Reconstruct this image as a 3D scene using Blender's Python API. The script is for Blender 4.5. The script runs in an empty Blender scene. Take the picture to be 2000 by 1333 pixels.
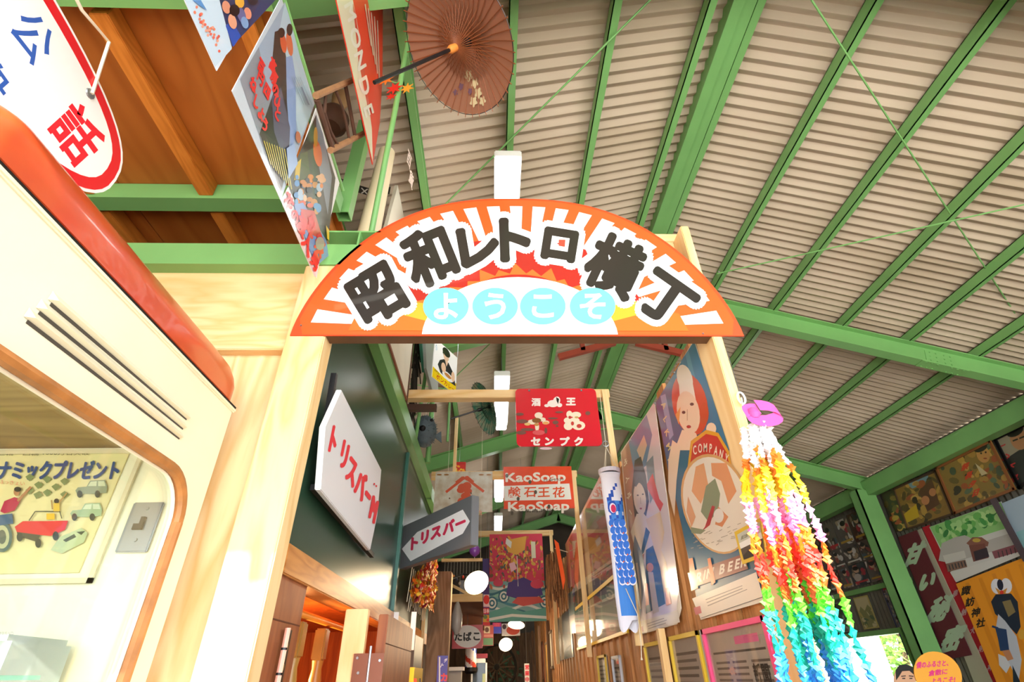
import bpy, bmesh, math, random
from mathutils import Vector as V, Matrix
random.seed(7)
sc = bpy.context.scene
COL = sc.collection
# ------------------------------------------------------------------ camera
H = 1.45
PITCH, YAW, ROLL = math.radians(33.845), math.radians(2.442), math.radians(-1.329)
FPX = 983.4
FW = V((math.sin(YAW)*math.cos(PITCH), math.cos(YAW)*math.cos(PITCH), math.sin(PITCH)))
RT0 = V((math.cos(YAW), -math.sin(YAW), 0)); UP0 = RT0.cross(FW)
RT = RT0*math.cos(ROLL) + UP0*math.sin(ROLL); UP = -RT0*math.sin(ROLL) + UP0*math.cos(ROLL)
cam = bpy.data.cameras.new('camera'); cam.sensor_width = 36; cam.lens = 36*FPX/2000
cam.clip_start = 0.02; cam.clip_end = 200
camo = bpy.data.objects.new('camera', cam); COL.objects.link(camo)
camo.matrix_world = Matrix(((RT.x, UP.x, -FW.x, 0), (RT.y, UP.y, -FW.y, 0), (RT.z, UP.z, -FW.z, H), (0, 0, 0, 1)))
sc.camera = camo
# ------------------------------------------------------------------ light
world = bpy.data.worlds.new('sky'); sc.world = world; world.use_nodes = True
wn = world.node_tree.nodes; wn.clear()
wo = wn.new('ShaderNodeOutputWorld'); bg = wn.new('ShaderNodeBackground')
bg.inputs[0].default_value = (0.86, 0.93, 1.0, 1); bg.inputs[1].default_value = 3.0
world.node_tree.links.new(bg.outputs[0], wo.inputs[0])
sun = bpy.data.lights.new('sun', 'SUN'); sun.energy = 6.0; sun.angle = 0.009; sun.color = (1, 0.95, 0.86)
suno = bpy.data.objects.new('sun', sun); COL.objects.link(suno)
SUN_DIR = V((0.05, 0.86, -0.473)).normalized()
suno.rotation_euler = SUN_DIR.to_track_quat('-Z', 'Y').to_euler(); suno.location = (1, -8, 8)
sc.view_settings.view_transform = 'Standard'; sc.view_settings.look = 'None'
sc.view_settings.gamma = 1; sc.view_settings.use_curve_mapping = False
sc.view_settings.exposure = 1.5
# ------------------------------------------------------------------ survey: a picture point onto a plane of the place
def ray(u, v): return RT*((u-1000)/FPX) + UP*((666.5-v)/FPX) + FW
def at(u, v, X=None, Y=None, Z=None):
    d = ray(u, v)
    k = X/d.x if X is not None else Y/d.y if Y is not None else (Z-H)/d.z
    return d*k + V((0, 0, H))
def PX(X): return lambda u, v: at(u, v, X=X)
def PY(Y): return lambda u, v: at(u, v, Y=Y)
def PL(p, n):
    p = V(p); n = V(n); c = V((0, 0, H))
    def f(u, v):
        d = ray(u, v); return c + d*((p-c).dot(n)/d.dot(n))
    return f
# ------------------------------------------------------------------ materials
def lin(h):
    if not isinstance(h, str): return tuple(h)
    h = h.lstrip('#'); o = []
    for i in (0, 2, 4):
        c = int(h[i:i+2], 16)/255; o.append(c/12.92 if c <= 0.04045 else ((c+0.055)/1.055)**2.4)
    return tuple(o)
MATS = {}
def mat(name, col, rough=0.5, metal=0, var=0.0, scale=8, stretch=(1, 1, 1), bump=0.0, col2=None, emit=0, spec=0.5, trans=0, alpha=1, coat=0, detail=4):
    m = bpy.data.materials.new(name); m.use_nodes = True; nt = m.node_tree; N = nt.nodes; L = nt.links
    b = N['Principled BSDF']; c = lin(col)
    b.inputs['Base Color'].default_value = (*c, 1); b.inputs['Roughness'].default_value = rough; b.inputs['Metallic'].default_value = metal
    b.inputs['Specular IOR Level'].default_value = spec; b.inputs['Coat Weight'].default_value = coat
    if trans: b.inputs['Transmission Weight'].default_value = trans
    if alpha < 1: b.inputs['Alpha'].default_value = alpha
    if emit: b.inputs['Emission Color'].default_value = (*c, 1); b.inputs['Emission Strength'].default_value = emit
    if var or bump:
        tc = N.new('ShaderNodeTexCoord'); mp = N.new('ShaderNodeMapping'); mp.inputs['Scale'].default_value = stretch
        no = N.new('ShaderNodeTexNoise'); no.inputs['Scale'].default_value = scale; no.inputs['Detail'].default_value = detail
        L.new(tc.outputs['Object'], mp.inputs[0]); L.new(mp.outputs[0], no.inputs['Vector'])
        if var:
            mx = N.new('ShaderNodeMix'); mx.data_type = 'RGBA'
            c2 = lin(col2) if col2 else tuple(x*(1-var) for x in c)
            rp = N.new('ShaderNodeValToRGB'); rp.color_ramp.elements[0].position = 0.35; rp.color_ramp.elements[1].position = 0.65
            L.new(no.outputs['Fac'], rp.inputs[0]); L.new(rp.outputs[0], mx.inputs[0])
            mx.inputs[6].default_value = (*c, 1); mx.inputs[7].default_value = (*c2, 1)
            L.new(mx.outputs[2], b.inputs['Base Color'])
        if bump:
            bp = N.new('ShaderNodeBump'); bp.inputs['Strength'].default_value = bump; bp.inputs['Distance'].default_value = 0.01
            L.new(no.outputs['Fac'], bp.inputs['Height']); L.new(bp.outputs[0], b.inputs['Normal'])
    MATS[name] = m; return m
def wood(name, c1, c2, axis='z', scale=3.0, rough=0.55, wave=True):
    """timber: long grain bands along one axis, distorted by noise"""
    m = bpy.data.materials.new(name); m.use_nodes = True; nt = m.node_tree; N = nt.nodes; L = nt.links
    b = N['Principled BSDF']; b.inputs['Roughness'].default_value = rough; b.inputs['Specular IOR Level'].default_value = 0.3
    tc = N.new('ShaderNodeTexCoord'); mp = N.new('ShaderNodeMapping')
    s = {'x': (0.12, 1, 1), 'y': (1, 0.12, 1), 'z': (1, 1, 0.12)}[axis]
    mp.inputs['Scale'].default_value = s; L.new(tc.outputs['Object'], mp.inputs[0])
    oi = N.new('ShaderNodeObjectInfo'); ad = N.new('ShaderNodeVectorMath'); ad.operation = 'ADD'
    L.new(mp.outputs[0], ad.inputs[0]); L.new(oi.outputs['Random'], ad.inputs[1])
    no = N.new('ShaderNodeTexNoise'); no.inputs['Scale'].default_value = scale*2.2; no.inputs['Detail'].default_value = 3; no.inputs['Distortion'].default_value = 0.6
    L.new(ad.outputs[0], no.inputs['Vector'])
    mt = N.new('ShaderNodeMath'); mt.operation = 'MULTIPLY'; mt.inputs[1].default_value = 9.0; L.new(no.outputs['Fac'], mt.inputs[0])
    fr = N.new('ShaderNodeMath'); fr.operation = 'PINGPONG'; fr.inputs[1].default_value = 0.5; L.new(mt.outputs[0], fr.inputs[0])
    n2 = N.new('ShaderNodeTexNoise'); n2.inputs['Scale'].default_value = scale*30; L.new(ad.outputs[0], n2.inputs['Vector'])
    m2 = N.new('ShaderNodeMath'); m2.operation = 'MULTIPLY_ADD'; m2.inputs[1].default_value = 0.35; L.new(n2.outputs['Fac'], m2.inputs[0]); L.new(fr.outputs[0], m2.inputs[2])
    rp = N.new('ShaderNodeValToRGB'); rp.color_ramp.elements[0].position = 0.1; rp.color_ramp.elements[1].position = 0.62
    rp.color_ramp.elements[0].color = (*lin(c2), 1); rp.color_ramp.elements[1].color = (*lin(c1), 1)
    L.new(m2.outputs[0], rp.inputs[0]); L.new(rp.outputs[0], b.inputs['Base Color'])
    MATS[name] = m; return m
def print_mat(name, rough=0.5, coat=0.0):
    m = bpy.data.materials.new(name); m.use_nodes = True; N = m.node_tree.nodes; b = N['Principled BSDF']
    a = N.new('ShaderNodeAttribute'); a.attribute_name = 'Col'
    m.node_tree.links.new(a.outputs['Color'], b.inputs['Base Color'])
    b.inputs['Roughness'].default_value = rough; b.inputs['Coat Weight'].default_value = coat; b.inputs['Coat Roughness'].default_value = 0.08
    MATS[name] = m; return m
INK = print_mat('ink', 0.55); INKG = print_mat('glossy_ink', 0.3, 0.5); INKE = print_mat('enamel_ink', 0.25, 0.3)
GREEN = mat('green_steel', '#80b96e', 0.38, 0, 0.12, 2.5, bump=0.03)
GREEND = mat('green_panel', '#2c4a38', 0.3, 0.1, 0.25, 1.2)
PINE_Z = wood('pine_upright', '#f0cf98', '#e4b878', 'z', 2.2)
PINE_X = wood('pine_cross', '#efcd96', '#e2b472', 'x', 2.2)
PINE_Y = wood('pine_long', '#e8c088', '#d29a58', 'y', 3)
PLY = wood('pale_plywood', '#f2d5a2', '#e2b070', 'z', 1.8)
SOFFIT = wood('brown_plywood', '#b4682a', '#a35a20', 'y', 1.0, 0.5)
JOIST = wood('orange_joist', '#d68434', '#c07026', 'y', 3)
CREAM = mat('cream_enamel', '#efe6c8', 0.35, 0, 0.05, 5, coat=0.2)
ORED = mat('red_enamel', '#c0391d', 0.3, 0, 0.35, 4, col2='#c95a2c', coat=0.3)
RUBBER = mat('orange_gasket', '#b8763c', 0.5, 0, 0.3, 20)
DARK = mat('dark_gap', '#17140f', 0.8)
WHITE = mat('white_paint', '#f2f2ee', 0.4)
STEEL = mat('steel', '#9aa0a2', 0.3, 0.8)
ROPE = mat('cotton_cord', '#e9dfc6', 0.8)
# ------------------------------------------------------------------ mesh helpers
WL = {}
def tag(o, label=None, cat=None, group=None, kind=None):
    if label: o['label'] = label
    if cat: o['category'] = cat
    if group: o['group'] = group
    if kind: o['kind'] = kind
    return o
def thing(name, label, cat, loc, group=None, kind=None):
    o = bpy.data.objects.new(name, None); COL.objects.link(o); o.location = loc; o.empty_display_size = 0.05
    WL[o.name] = V(loc); return tag(o, label, cat, group, kind)
class MB:
    def __init__(s): s.v = []; s.f = []; s.m = []; s.c = []
    def add(s, vs, fs, c=None):
        b = len(s.v); s.v += [V(p) for p in vs]
        for f in fs: s.f.append([b+i for i in f]); s.c.append(c)
        return s
    def box(s, x0, x1, y0, y1, z0, z1, c=None):
        return s.add([(x0,y0,z0),(x1,y0,z0),(x1,y1,z0),(x0,y1,z0),(x0,y0,z1),(x1,y0,z1),(x1,y1,z1),(x0,y1,z1)],
                     [(0,3,2,1),(4,5,6,7),(0,1,5,4),(1,2,6,5),(2,3,7,6),(3,0,4,7)], c)
    def obox(s, p, a, b, c, col=None):
        """box centred at p with half-axis vectors a b c"""
        p, a, b, c = V(p), V(a), V(b), V(c)
        vs = [p+a*i+b*j+c*k for k in (-1, 1) for i, j in ((-1,-1),(1,-1),(1,1),(-1,1))]
        return s.add(vs, [(0,3,2,1),(4,5,6,7),(0,1,5,4),(1,2,6,5),(2,3,7,6),(3,0,4,7)], col)
    def bar(s, p, q, w, h, up=(0,0,1), c=None):
        p, q = V(p), V(q); d = (q-p); a = d/2; d.normalize(); sx = d.cross(V(up)).normalized(); uz = sx.cross(d)
        return s.obox((p+q)/2, a, sx*w/2, uz*h/2, c)
    def slab(s, pts, n, t, c=None):
        """flat outline pts (3-D) given thickness t along n (front at pts, back at pts - n t)"""
        n = V(n).normalized()*t; k = len(pts); P = [V(p) for p in pts]
        vs = P + [p-n for p in P]
        return s.add(vs, [list(range(k)), list(range(2*k-1, k-1, -1))] + [(i, k+i, k+(i+1) % k, (i+1) % k) for i in range(k)], c)
    def tube(s, pts, r, n=8, cap=True, c=None):
        P = [V(p) for p in pts]; k = len(P); R = r if isinstance(r, (list, tuple)) else [r]*k; vs = []
        t0 = (P[1]-P[0]).normalized(); a = t0.orthogonal().normalized()
        for i in range(k):
            t = (P[min(i+1, k-1)]-P[max(i-1, 0)]).normalized(); a = (a - t*a.dot(t)).normalized(); b = t.cross(a)
            vs += [P[i] + (a*math.cos(2*math.pi*j/n) + b*math.sin(2*math.pi*j/n))*R[i] for j in range(n)]
        fs = [(i*n+j, i*n+(j+1) % n, (i+1)*n+(j+1) % n, (i+1)*n+j) for i in range(k-1) for j in range(n)]
        if cap: fs += [list(range(n-1, -1, -1)), list(range((k-1)*n, k*n))]
        return s.add(vs, fs, c)
    def lathe(s, o, axis, prof, n=24, cap=True, c=None):
        """prof: (distance along axis, radius)"""
        o = V(o); ax = V(axis).normalized(); a = ax.orthogonal().normalized(); b = ax.cross(a); vs = []
        for t, r in prof: vs += [o + ax*t + (a*math.cos(2*math.pi*j/n)+b*math.sin(2*math.pi*j/n))*max(r, 1e-4) for j in range(n)]
        k = len(prof)
        fs = [(i*n+j, i*n+(j+1) % n, (i+1)*n+(j+1) % n, (i+1)*n+j) for i in range(k-1) for j in range(n)]
        if cap: fs += [list(range(n-1, -1, -1)), list(range((k-1)*n, k*n))]
        return s.add(vs, fs, c)
    def build(s, name, m, parent=None, smooth=False, fix=True, bevel=0):
        lo = V([min(p[i] for p in s.v) for i in range(3)]); hi = V([max(p[i] for p in s.v) for i in range(3)]); c = (lo+hi)/2
        me = bpy.data.meshes.new(name); me.from_pydata([p-c for p in s.v], [], s.f)
        if s.c and any(x is not None for x in s.c):
            at_ = me.color_attributes.new('Col', 'FLOAT_COLOR', 'CORNER'); buf = []
            for f, x in zip(s.f, s.c):
                if x is not None and len(x) and isinstance(x[0], (tuple, list)):
                    for y in x: buf += [*y, 1]
                else: buf += [*(x or (1, 1, 1)), 1]*len(f)
            at_.data.foreach_set('color', buf)
        if fix and not any(x is not None for x in s.c):
            bm = bmesh.new(); bm.from_mesh(me); bmesh.ops.recalc_face_normals(bm, faces=bm.faces)
            if bevel: bmesh.ops.bevel(bm, geom=[e for e in bm.edges if e.calc_face_angle(0) > 0.6], offset=bevel, segments=2, affect='EDGES', clamp_overlap=True)
            bm.to_mesh(me); bm.free()
        me.materials.append(m)
        if smooth:
            for p in me.polygons: p.use_smooth = True
            me.set_sharp_from_angle(angle=math.radians(40))
        o = bpy.data.objects.new(name, me); COL.objects.link(o); WL[o.name] = c.copy()
        o.location = c - (WL[parent.name] if parent else V((0, 0, 0)))
        if parent: o.parent = parent
        return o
def one(mb, name, m, label, cat, group=None, kind=None, **k): return tag(mb.build(name, m, None, **k), label, cat, group, kind)
def box(name, m, parent, *b, bevel=0): return MB().box(*b).build(name, m, parent, bevel=bevel)
def bar(name, m, parent, p, q, w, h, up=(0,0,1)): return MB().bar(p, q, w, h, up).build(name, m, parent)
def tube(name, m, parent, pts, r, n=8): return MB().tube(pts, r, n).build(name, m, parent, smooth=True)
# ------------------------------------------------------------------ flat print
_tc = {}
def glyphs(txt, off, res=3):
    k = (txt, off)
    if k not in _tc:
        c = bpy.data.curves.new('t', 'FONT'); c.body = txt; c.size = 1; c.offset = off; c.resolution_u = res
        o = bpy.data.objects.new('t', c); me = o.to_mesh()
        vs = [(v.co.x, v.co.y) for v in me.vertices]; fs = [tuple(p.vertices) for p in me.polygons]; o.to_mesh_clear()
        bpy.data.objects.remove(o); bpy.data.curves.remove(c)
        x = [a for a, b in vs]; y = [b for a, b in vs]
        _tc[k] = (vs, fs, (min(x), max(x), min(y), max(y)))
    return _tc[k]
class Art:
    """flat print, drawn in 2-D and laid on a plane by xf(u, v) -> point; each layer a hair above the last"""
    def __init__(s, xf, n, clip=None): s.xf = xf; s.n = V(n).normalized(); s.mb = MB(); s.k = 0; s.clip = clip; s.step = 5e-5
    def _clip(s, P):
        x0, y0, x1, y1 = s.clip
        for ax, lim, sg in ((0, x0, 1), (0, x1, -1), (1, y0, 1), (1, y1, -1)):
            Q = []
            for i in range(len(P)):
                a, b = P[i-1], P[i]; da, db = (a[ax]-lim)*sg, (b[ax]-lim)*sg
                if (da >= 0) != (db >= 0):
                    t = da/(da-db); Q.append((a[0]+(b[0]-a[0])*t, a[1]+(b[1]-a[1])*t))
                if db >= 0: Q.append(b)
            P = Q
            if len(P) < 3: return []
        return P
    def poly(s, P, c):
        if s.clip: P = s._clip(P)
        if len(P) < 3: return s
        s.k += 1; d = s.n*(0.0006 + s.k*s.step)
        s.mb.add([s.xf(*p)+d for p in P], [list(range(len(P)))], lin(c)); return s
    def rect(s, x, y, w, h, c): return s.poly([(x, y), (x+w, y), (x+w, y+h), (x, y+h)], c)
    def ell(s, x, y, rx, ry, c, n=18, rot=0, a0=0, a1=360):
        cr, sr = math.cos(math.radians(rot)), math.sin(math.radians(rot)); P = []
        for i in range(n if a1-a0 == 360 else n+1):
            t = math.radians(a0+(a1-a0)*i/n); a, b = rx*math.cos(t), ry*math.sin(t); P.append((x+a*cr-b*sr, y+a*sr+b*cr))
        return s.poly(P, c)
    def line(s, P, w, c):
        for a, b in zip(P[:-1], P[1:]):
            dx, dy = b[0]-a[0], b[1]-a[1]; L = math.hypot(dx, dy) or 1; nx, ny = -dy/L*w/2, dx/L*w/2
            s.poly([(a[0]+nx, a[1]+ny), (b[0]+nx, b[1]+ny), (b[0]-nx, b[1]-ny), (a[0]-nx, a[1]-ny)], c)
        return s
    def text(s, t, p, r, u, c, off=0.0, fit=False, bold=0):
        if bold:
            for j in range(7): s.text(t, (p[0]+bold*math.cos(j*0.898), p[1]+bold*math.sin(j*0.898)), r, u, c, 0.0, fit)
            return s
        """text centred at p; r = vector of one line's whole width when fit, else of one em; u = em-height vector"""
        vs, fs, (x0, x1, y0, y1) = glyphs(t, off)
        s.k += 1; d = s.n*(0.0006 + s.k*s.step); cx, cy = (x0+x1)/2, (y0+y1)/2
        kx = 1/(x1-x0) if fit else 1; ky = 1/(y1-y0) if fit else 1
        pts = []
        for x, y in vs:
            a, b = (x-cx)*kx, (y-cy)*ky; pts.append(s.xf(p[0]+r[0]*a+u[0]*b, p[1]+r[1]*a+u[1]*b)+d)
        s.mb.add(pts, fs, lin(c)); return s
    def rows(s, quad, n, c, fill=0.5, ragged=0.2, vertical=False):
        """n thin printed lines inside quad (tl,tr,br,bl)"""
        tl, tr, br, bl = quad
        L = lambda a, b, t: (a[0]+(b[0]-a[0])*t, a[1]+(b[1]-a[1])*t)
        for i in range(n):
            t0, t1 = (i+0.2)/n, (i+0.2+fill)/n; e = 1-ragged*random.random()
            if vertical: s.poly([L(tl, tr, t0), L(tl, tr, t1), L(L(tl, tr, t1), L(bl, br, t1), e), L(L(tl, tr, t0), L(bl, br, t0), e)], c)
            else: s.poly([L(tl, bl, t0), L(L(tl, bl, t0), L(tr, br, t0), e), L(L(tl, bl, t1), L(tr, br, t1), e), L(tl, bl, t1)], c)
        return s
    def build(s, parent, m=None, name='print'): return s.mb.build(name, m or INK, parent, fix=False) if s.mb.f else None
def unit(tl, tr, br, bl):
    """bilinear map of the unit square (0,0 top left) onto four points"""
    a, b, c, d = map(V, (tl, tr, br, bl))
    return lambda x, y: (a*(1-x)+b*x)*(1-y) + (d*(1-x)+c*x)*y
def sheet(name, label, cat, q, n, t, m, group=None, parent=None):
    """a flat board / poster: outline q (points), thickness t behind the face"""
    o = MB().slab(q, n, t).build(name, m, parent)
    if parent is None: tag(o, label, cat, group)
    return o
def rectX(X, Y0, Y1, z0, z1, face):
    """corners tl,tr,br,bl of a rectangle on plane X as seen by a viewer it faces"""
    if face > 0: return [V((X, Y0, z1)), V((X, Y1, z1)), V((X, Y1, z0)), V((X, Y0, z0))]
    return [V((X, Y1, z1)), V((X, Y0, z1)), V((X, Y0, z0)), V((X, Y1, z0))]
def rectY(Y, X0, X1, z0, z1): return [V((X0, Y, z1)), V((X1, Y, z1)), V((X1, Y, z0)), V((X0, Y, z0))]
def frame(q, n, w, d, m, parent, name='frame'):
    """four mouldings round q, each its own child"""
    c = sum(q, V((0, 0, 0)))/4; n = V(n).normalized()
    for i in range(4):
        a, b = q[i], q[(i+1) % 4]; e = (b-a).normalized(); inn = (c-(a+b)/2); inn = (inn - e*inn.dot(e)).normalized()
        MB().obox((a+b)/2 + inn*(w/2) + n*(d/2), (b-a)/2, inn*(w/2), n*(d/2)).build(name, m, parent)
# ================================================================== the building
RX, RZ, SL = 1.55, 4.75, 0.3
def zr(x): return RZ - SL*abs(x-RX)
SLATE = mat('weathered_slate', '#ccbaa6', 0.9, 0, 0.2, 1.2, stretch=(0.6, 1, 1), col2='#b9a68f')
CONC = mat('concrete_floor', '#4a453f', 0.8, 0, 0.15, 1.5)
floor = one(MB().box(-2.5, 5.5, -1.35, 13.3, -0.1, 0), 'floor', CONC, 'grey concrete floor of the hall', 'floor', kind='structure')
ground = one(MB().box(-30, 30, -45, -1.351, -0.1, -0.005), 'ground', mat('pale_paving', '#cfc8bc', 0.85, 0, 0.1, 0.6), 'pale sunlit paving outside the entrance', 'ground', kind='structure')
yard = one(MB().box(5.51, 30, -1.35, 30, -0.1, -0.005), 'yard', MATS['pale_paving'], 'pale paving outside the right wall', 'ground', kind='structure')
ceiling = thing('ceiling', 'gabled roof of corrugated slate sheets on green steel purlins and rafters', 'roof', (RX, 3, RZ), kind='structure')
Y0, Y1 = -1.35, 13.2
def corr(x0, x1, ya, yb, dz):
    """one corrugated sheet, waves along Y, 6 mm thick"""
    mb = MB(); n = 66; vs = []
    for t in (0, 0.006):
        for i in range(n+1):
            y = ya + (yb-ya)*i/n; w = 0.0135*math.cos(2*math.pi*11*i/n)
            for x in (x0, x1): vs.append((x, y, zr(x)+0.108+w+t+dz))
    m = 2*(n+1)
    fs = [(2*i, 2*i+1, 2*i+3, 2*i+2) for i in range(n)] + [(m+2*i, m+2*i+2, m+2*i+3, m+2*i+1) for i in range(n)]
    fs += [(0, m, m+1, 1), (2*n, 2*n+1, m+2*n+1, m+2*n)] + [(2*i, 2*i+2, m+2*i+2, m+2*i) for i in range(n)] + [(2*i+1, m+2*i+1, m+2*i+3, 2*i+3) for i in range(n)]
    return mb.add(vs, fs)
ya = Y0; k = 0
while ya < Y1:
    for x0, x1 in ((-2.35, RX), (RX, 5.45)):
        corr(x0, x1, ya, ya+0.875, 0.004*(k % 2)).build('roof_sheet', SLATE, ceiling, smooth=True)
    ya += 0.858; k += 1
for x in (-1.62, -1.05, -0.47, 0.10, 0.67, 1.26, 2.16, 2.75, 3.37, 3.95, 4.53):
    z = zr(x); mb = MB().box(x-0.024, x+0.024, Y0, Y1, z, z+0.006).box(x-0.024, x-0.018, Y0, Y1, z, z+0.092).box(x-0.024, x+0.024, Y0, Y1, z+0.086, z+0.092).box(x+0.018, x+0.024, Y0, Y1, z+0.006, z+0.024)
    mb.build('purlin', GREEN, ceiling)
MB().box(1.40, 1.47, Y0, Y1, 4.72, 4.85).box(1.475, 1.545, Y0, Y1, 4.735, 4.85).build('ridge_beam', GREEN, ceiling)
MB().box(1.555, 1.605, Y0, Y1, 4.745, 4.845).build('purlin', GREEN, ceiling)
BOLT = MB().lathe((0, 0, 0), (0, -1, 0), [(0, 0.013), (0.006, 0.013), (0.006, 0.008), (0.014, 0.008)], 8).build('bolt', GREEN, None, smooth=True)
def rafter(y, sgn, xe):
    a, b = V((RX, y, RZ)), V((xe, y, zr(xe))); d = (b-a).normalized(); up = V((0, 1, 0)).cross(d); up = up if up.z > 0 else -up
    mb = MB().bar(a-up*0.006, b-up*0.006, 0.1, 0.012, up).bar(a-up*0.1, b-up*0.1, 0.01, 0.18, up).bar(a-up*0.194, b-up*0.194, 0.1, 0.012, up)
    return mb.build('rafter', GREEN, ceiling), d, up
FR = (1.0, 3.89, 6.73, 9.57, 12.4)
for y in FR:
    for sgn, xe in ((1, 5.2), (-1, -2.1)):
        r, d, up = rafter(y, sgn, xe)
        if sgn > 0 and y in FR[1:3]:
            xc = 4.2; c = V((xc, y, zr(xc)))
            MB().obox(c - up*0.1 + V((0, -0.008, 0)), d*0.13, up*0.06, (0, 0.003, 0)).build('splice_plate', GREEN, r)
            MB().obox(c - up*0.203, d*0.2, up*0.003, (0, 0.05, 0)).build('splice_plate', GREEN, r)
            for i in (-0.09, -0.035, 0.035, 0.09):
                for j in (-0.045, 0, 0.045):
                    b = BOLT.copy(); COL.objects.link(b); b.parent = r; b.location = c - up*(0.1+j) + d*i + V((0, -0.011, 0)) - WL[r.name]
            for i in (-0.16, -0.11, -0.06, 0.06, 0.11, 0.16):
                for j in (-0.036, 0.036):
                    b = BOLT.copy(); COL.objects.link(b); b.parent = r; b.rotation_euler = (math.radians(90), math.atan(0.3), 0)
                    b.location = c - up*0.206 + d*i + V((0, j, 0)) - WL[r.name]
bpy.data.objects.remove(BOLT)
bar('ridge_plate', GREEN, ceiling, (RX-0.3, FR[2], RZ-0.32), (RX+0.3, FR[2], RZ-0.32), 0.012, 0.02)
# thin diagonal brace rods below the sheets
def rod(p, q): tube('brace_rod', GREEN, ceiling, [p, q], 0.006, 6)
def rp(x, y): return V((x, y, zr(x)-0.03))
rod(rp(-1.9, 3.85), rp(0.9, 1.17)); 
rod(at(1585, 0, Z=4.55), at(2000, 640, Z=3.95)); rod(at(1400, 535, Z=4.3), at(2000, 400, Z=4.0))
rod(rp(0.2, 3.9), rp(-2, 6.7)); rod(rp(-1.6, 3.95), rp(RX, 6.7))
# red steel hoop under the roof between the second and third frame
REDS = mat('red_oxide_steel', '#b5503c', 0.5, 0, 0.2, 4)
hp = thing('hanging_frame', 'red oxide steel hoop hung from the roof past the ridge beam', 'steel frame', (1.45, 5.0, 4.5))
for p, q in (((0.72, 4.75, 4.42), (1.38, 4.75, 4.62)), ((1.62, 4.75, 4.62), (2.3, 4.75, 4.42))):
    bar('rail', REDS, hp, p, q, 0.05, 0.07)
for x in (1.0, 1.95): bar('post', REDS, hp, (x, 4.75, 4.5), (x, 4.75, 4.78), 0.05, 0.05, (0, 1, 0))
bar('plate', mat('dark_oxide', '#5b3a2c', 0.6), hp, (1.75, 4.8, 4.62), (1.75, 4.8, 4.8), 0.1, 0.01, (0, 1, 0))
# eave beams, columns
MB().box(5.06, 5.2, Y0, Y1, 3.42, 3.432).box(5.125, 5.135, Y0, Y1, 3.432, 3.598).box(5.06, 5.2, Y0, Y1, 3.598, 3.61).box(5.06, 5.07, Y0, Y1, 3.432, 3.60).build('eave_beam', GREEN, ceiling)
MB().box(-2.1, -1.98, Y0, Y1, 3.42, 3.61).build('eave_beam', GREEN, ceiling)
for i, y in enumerate(FR):
    for x0, nm in ((4.92, 'right'), (-2.15, 'left')):
        if nm == 'left' and i < 1: continue
        mb = MB().box(x0, x0+0.012, y-0.05, y+0.05, 0, 3.5).box(x0+0.012, x0+0.25, y-0.006, y+0.006, 0, 3.5).box(x0+0.25, x0+0.262, y-0.05, y+0.05, 0, 3.5)
        if nm == 'right': mb = MB().box(x0, x0+0.25, y-0.05, y-0.038, 0, 3.5).box(x0+0.12, x0+0.13, y-0.038, y+0.1, 0, 3.5).box(x0, x0+0.25, y+0.1, y+0.112, 0, 3.5).box(x0, x0+0.02, y-0.05, y+0.112, 0, 3.5)
        tag(mb.build('steel_column', GREEN), 'green steel column under the %s eave, frame number %d from the entrance' % (nm, i+1), 'column', 'steel columns', 'structure')
# outer walls
CWALL = mat('ribbed_wall', '#6d6a5e', 0.6, 0, 0.15, 2)
wr = thing('wall_right', 'ribbed metal wall along the right side of the hall', 'wall', (5.28, 6, 0), kind='structure')
def ribs(ya, yb, z0, z1):
    mb = MB(); n = int((yb-ya)/0.038); vs = []
    for i in range(n+1):
        y = ya+(yb-ya)*i/n; x = 5.28 + 0.008*(1 if i % 2 else -1); vs += [(x, y, z0), (x, y, z1)]
    mb.add(vs, [(2*i, 2*i+1, 2*i+3, 2*i+2) for i in range(n)]); mb.box(5.3, 5.32, ya, yb, z0, z1)
    mb.build('wall_panel', CWALL, wr)
ribs(Y0, 7.3, 0, 3.72); ribs(7.3, 10.2, 1.9, 3.72); ribs(10.2, 13.2, 0, 3.72); ribs(7.3, 10.2, 0, 0.8)
box('girt', GREEN, wr, 5.2, 5.27, 6.8, 13, 2.36, 2.42)
wd = thing('window_1', 'bright window opening low in the right wall', 'window', (5.28, 8.7, 0.8), kind='structure')
box('head', GREEN, wd, 5.2, 5.32, 7.3, 10.2, 1.84, 1.9); box('sill', GREEN, wd, 5.2, 5.32, 7.3, 10.2, 0.77, 0.8)
box('jamb', GREEN, wd, 5.2, 5.32, 7.26, 7.3, 0.77, 1.9); box('jamb', GREEN, wd, 5.2, 5.32, 10.2, 10.24, 0.77, 1.9)
tag(MB().box(-2.42, -2.36, Y0, Y1, 0, 3.67).build('wall_left', CWALL), 'plain metal wall along the left side of the hall', 'wall', kind='structure')
EW = mat('dark_end_wall', '#4a4035', 0.8, 0, 0.3, 2)
tag(MB().box(-2.4, 5.4, 13.2, 13.3, 0, 4.9).build('wall_back', EW), 'dark wall closing the far end of the hall', 'wall', kind='structure')
hd = MB().slab([(-2.4, -1.35, 3.38), (5.4, -1.35, 3.38), (5.4, -1.35, 3.65), (RX, -1.35, 4.85), (-2.4, -1.35, 3.65)], (0, -1, 0), 0.04).build('wall_front_shade', CWALL)  # unseen wall added to shade; lower edge set to cut off the sun
tag(hd, 'unseen gable wall added above the entrance to cut the sun', 'wall', kind='structure')
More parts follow.
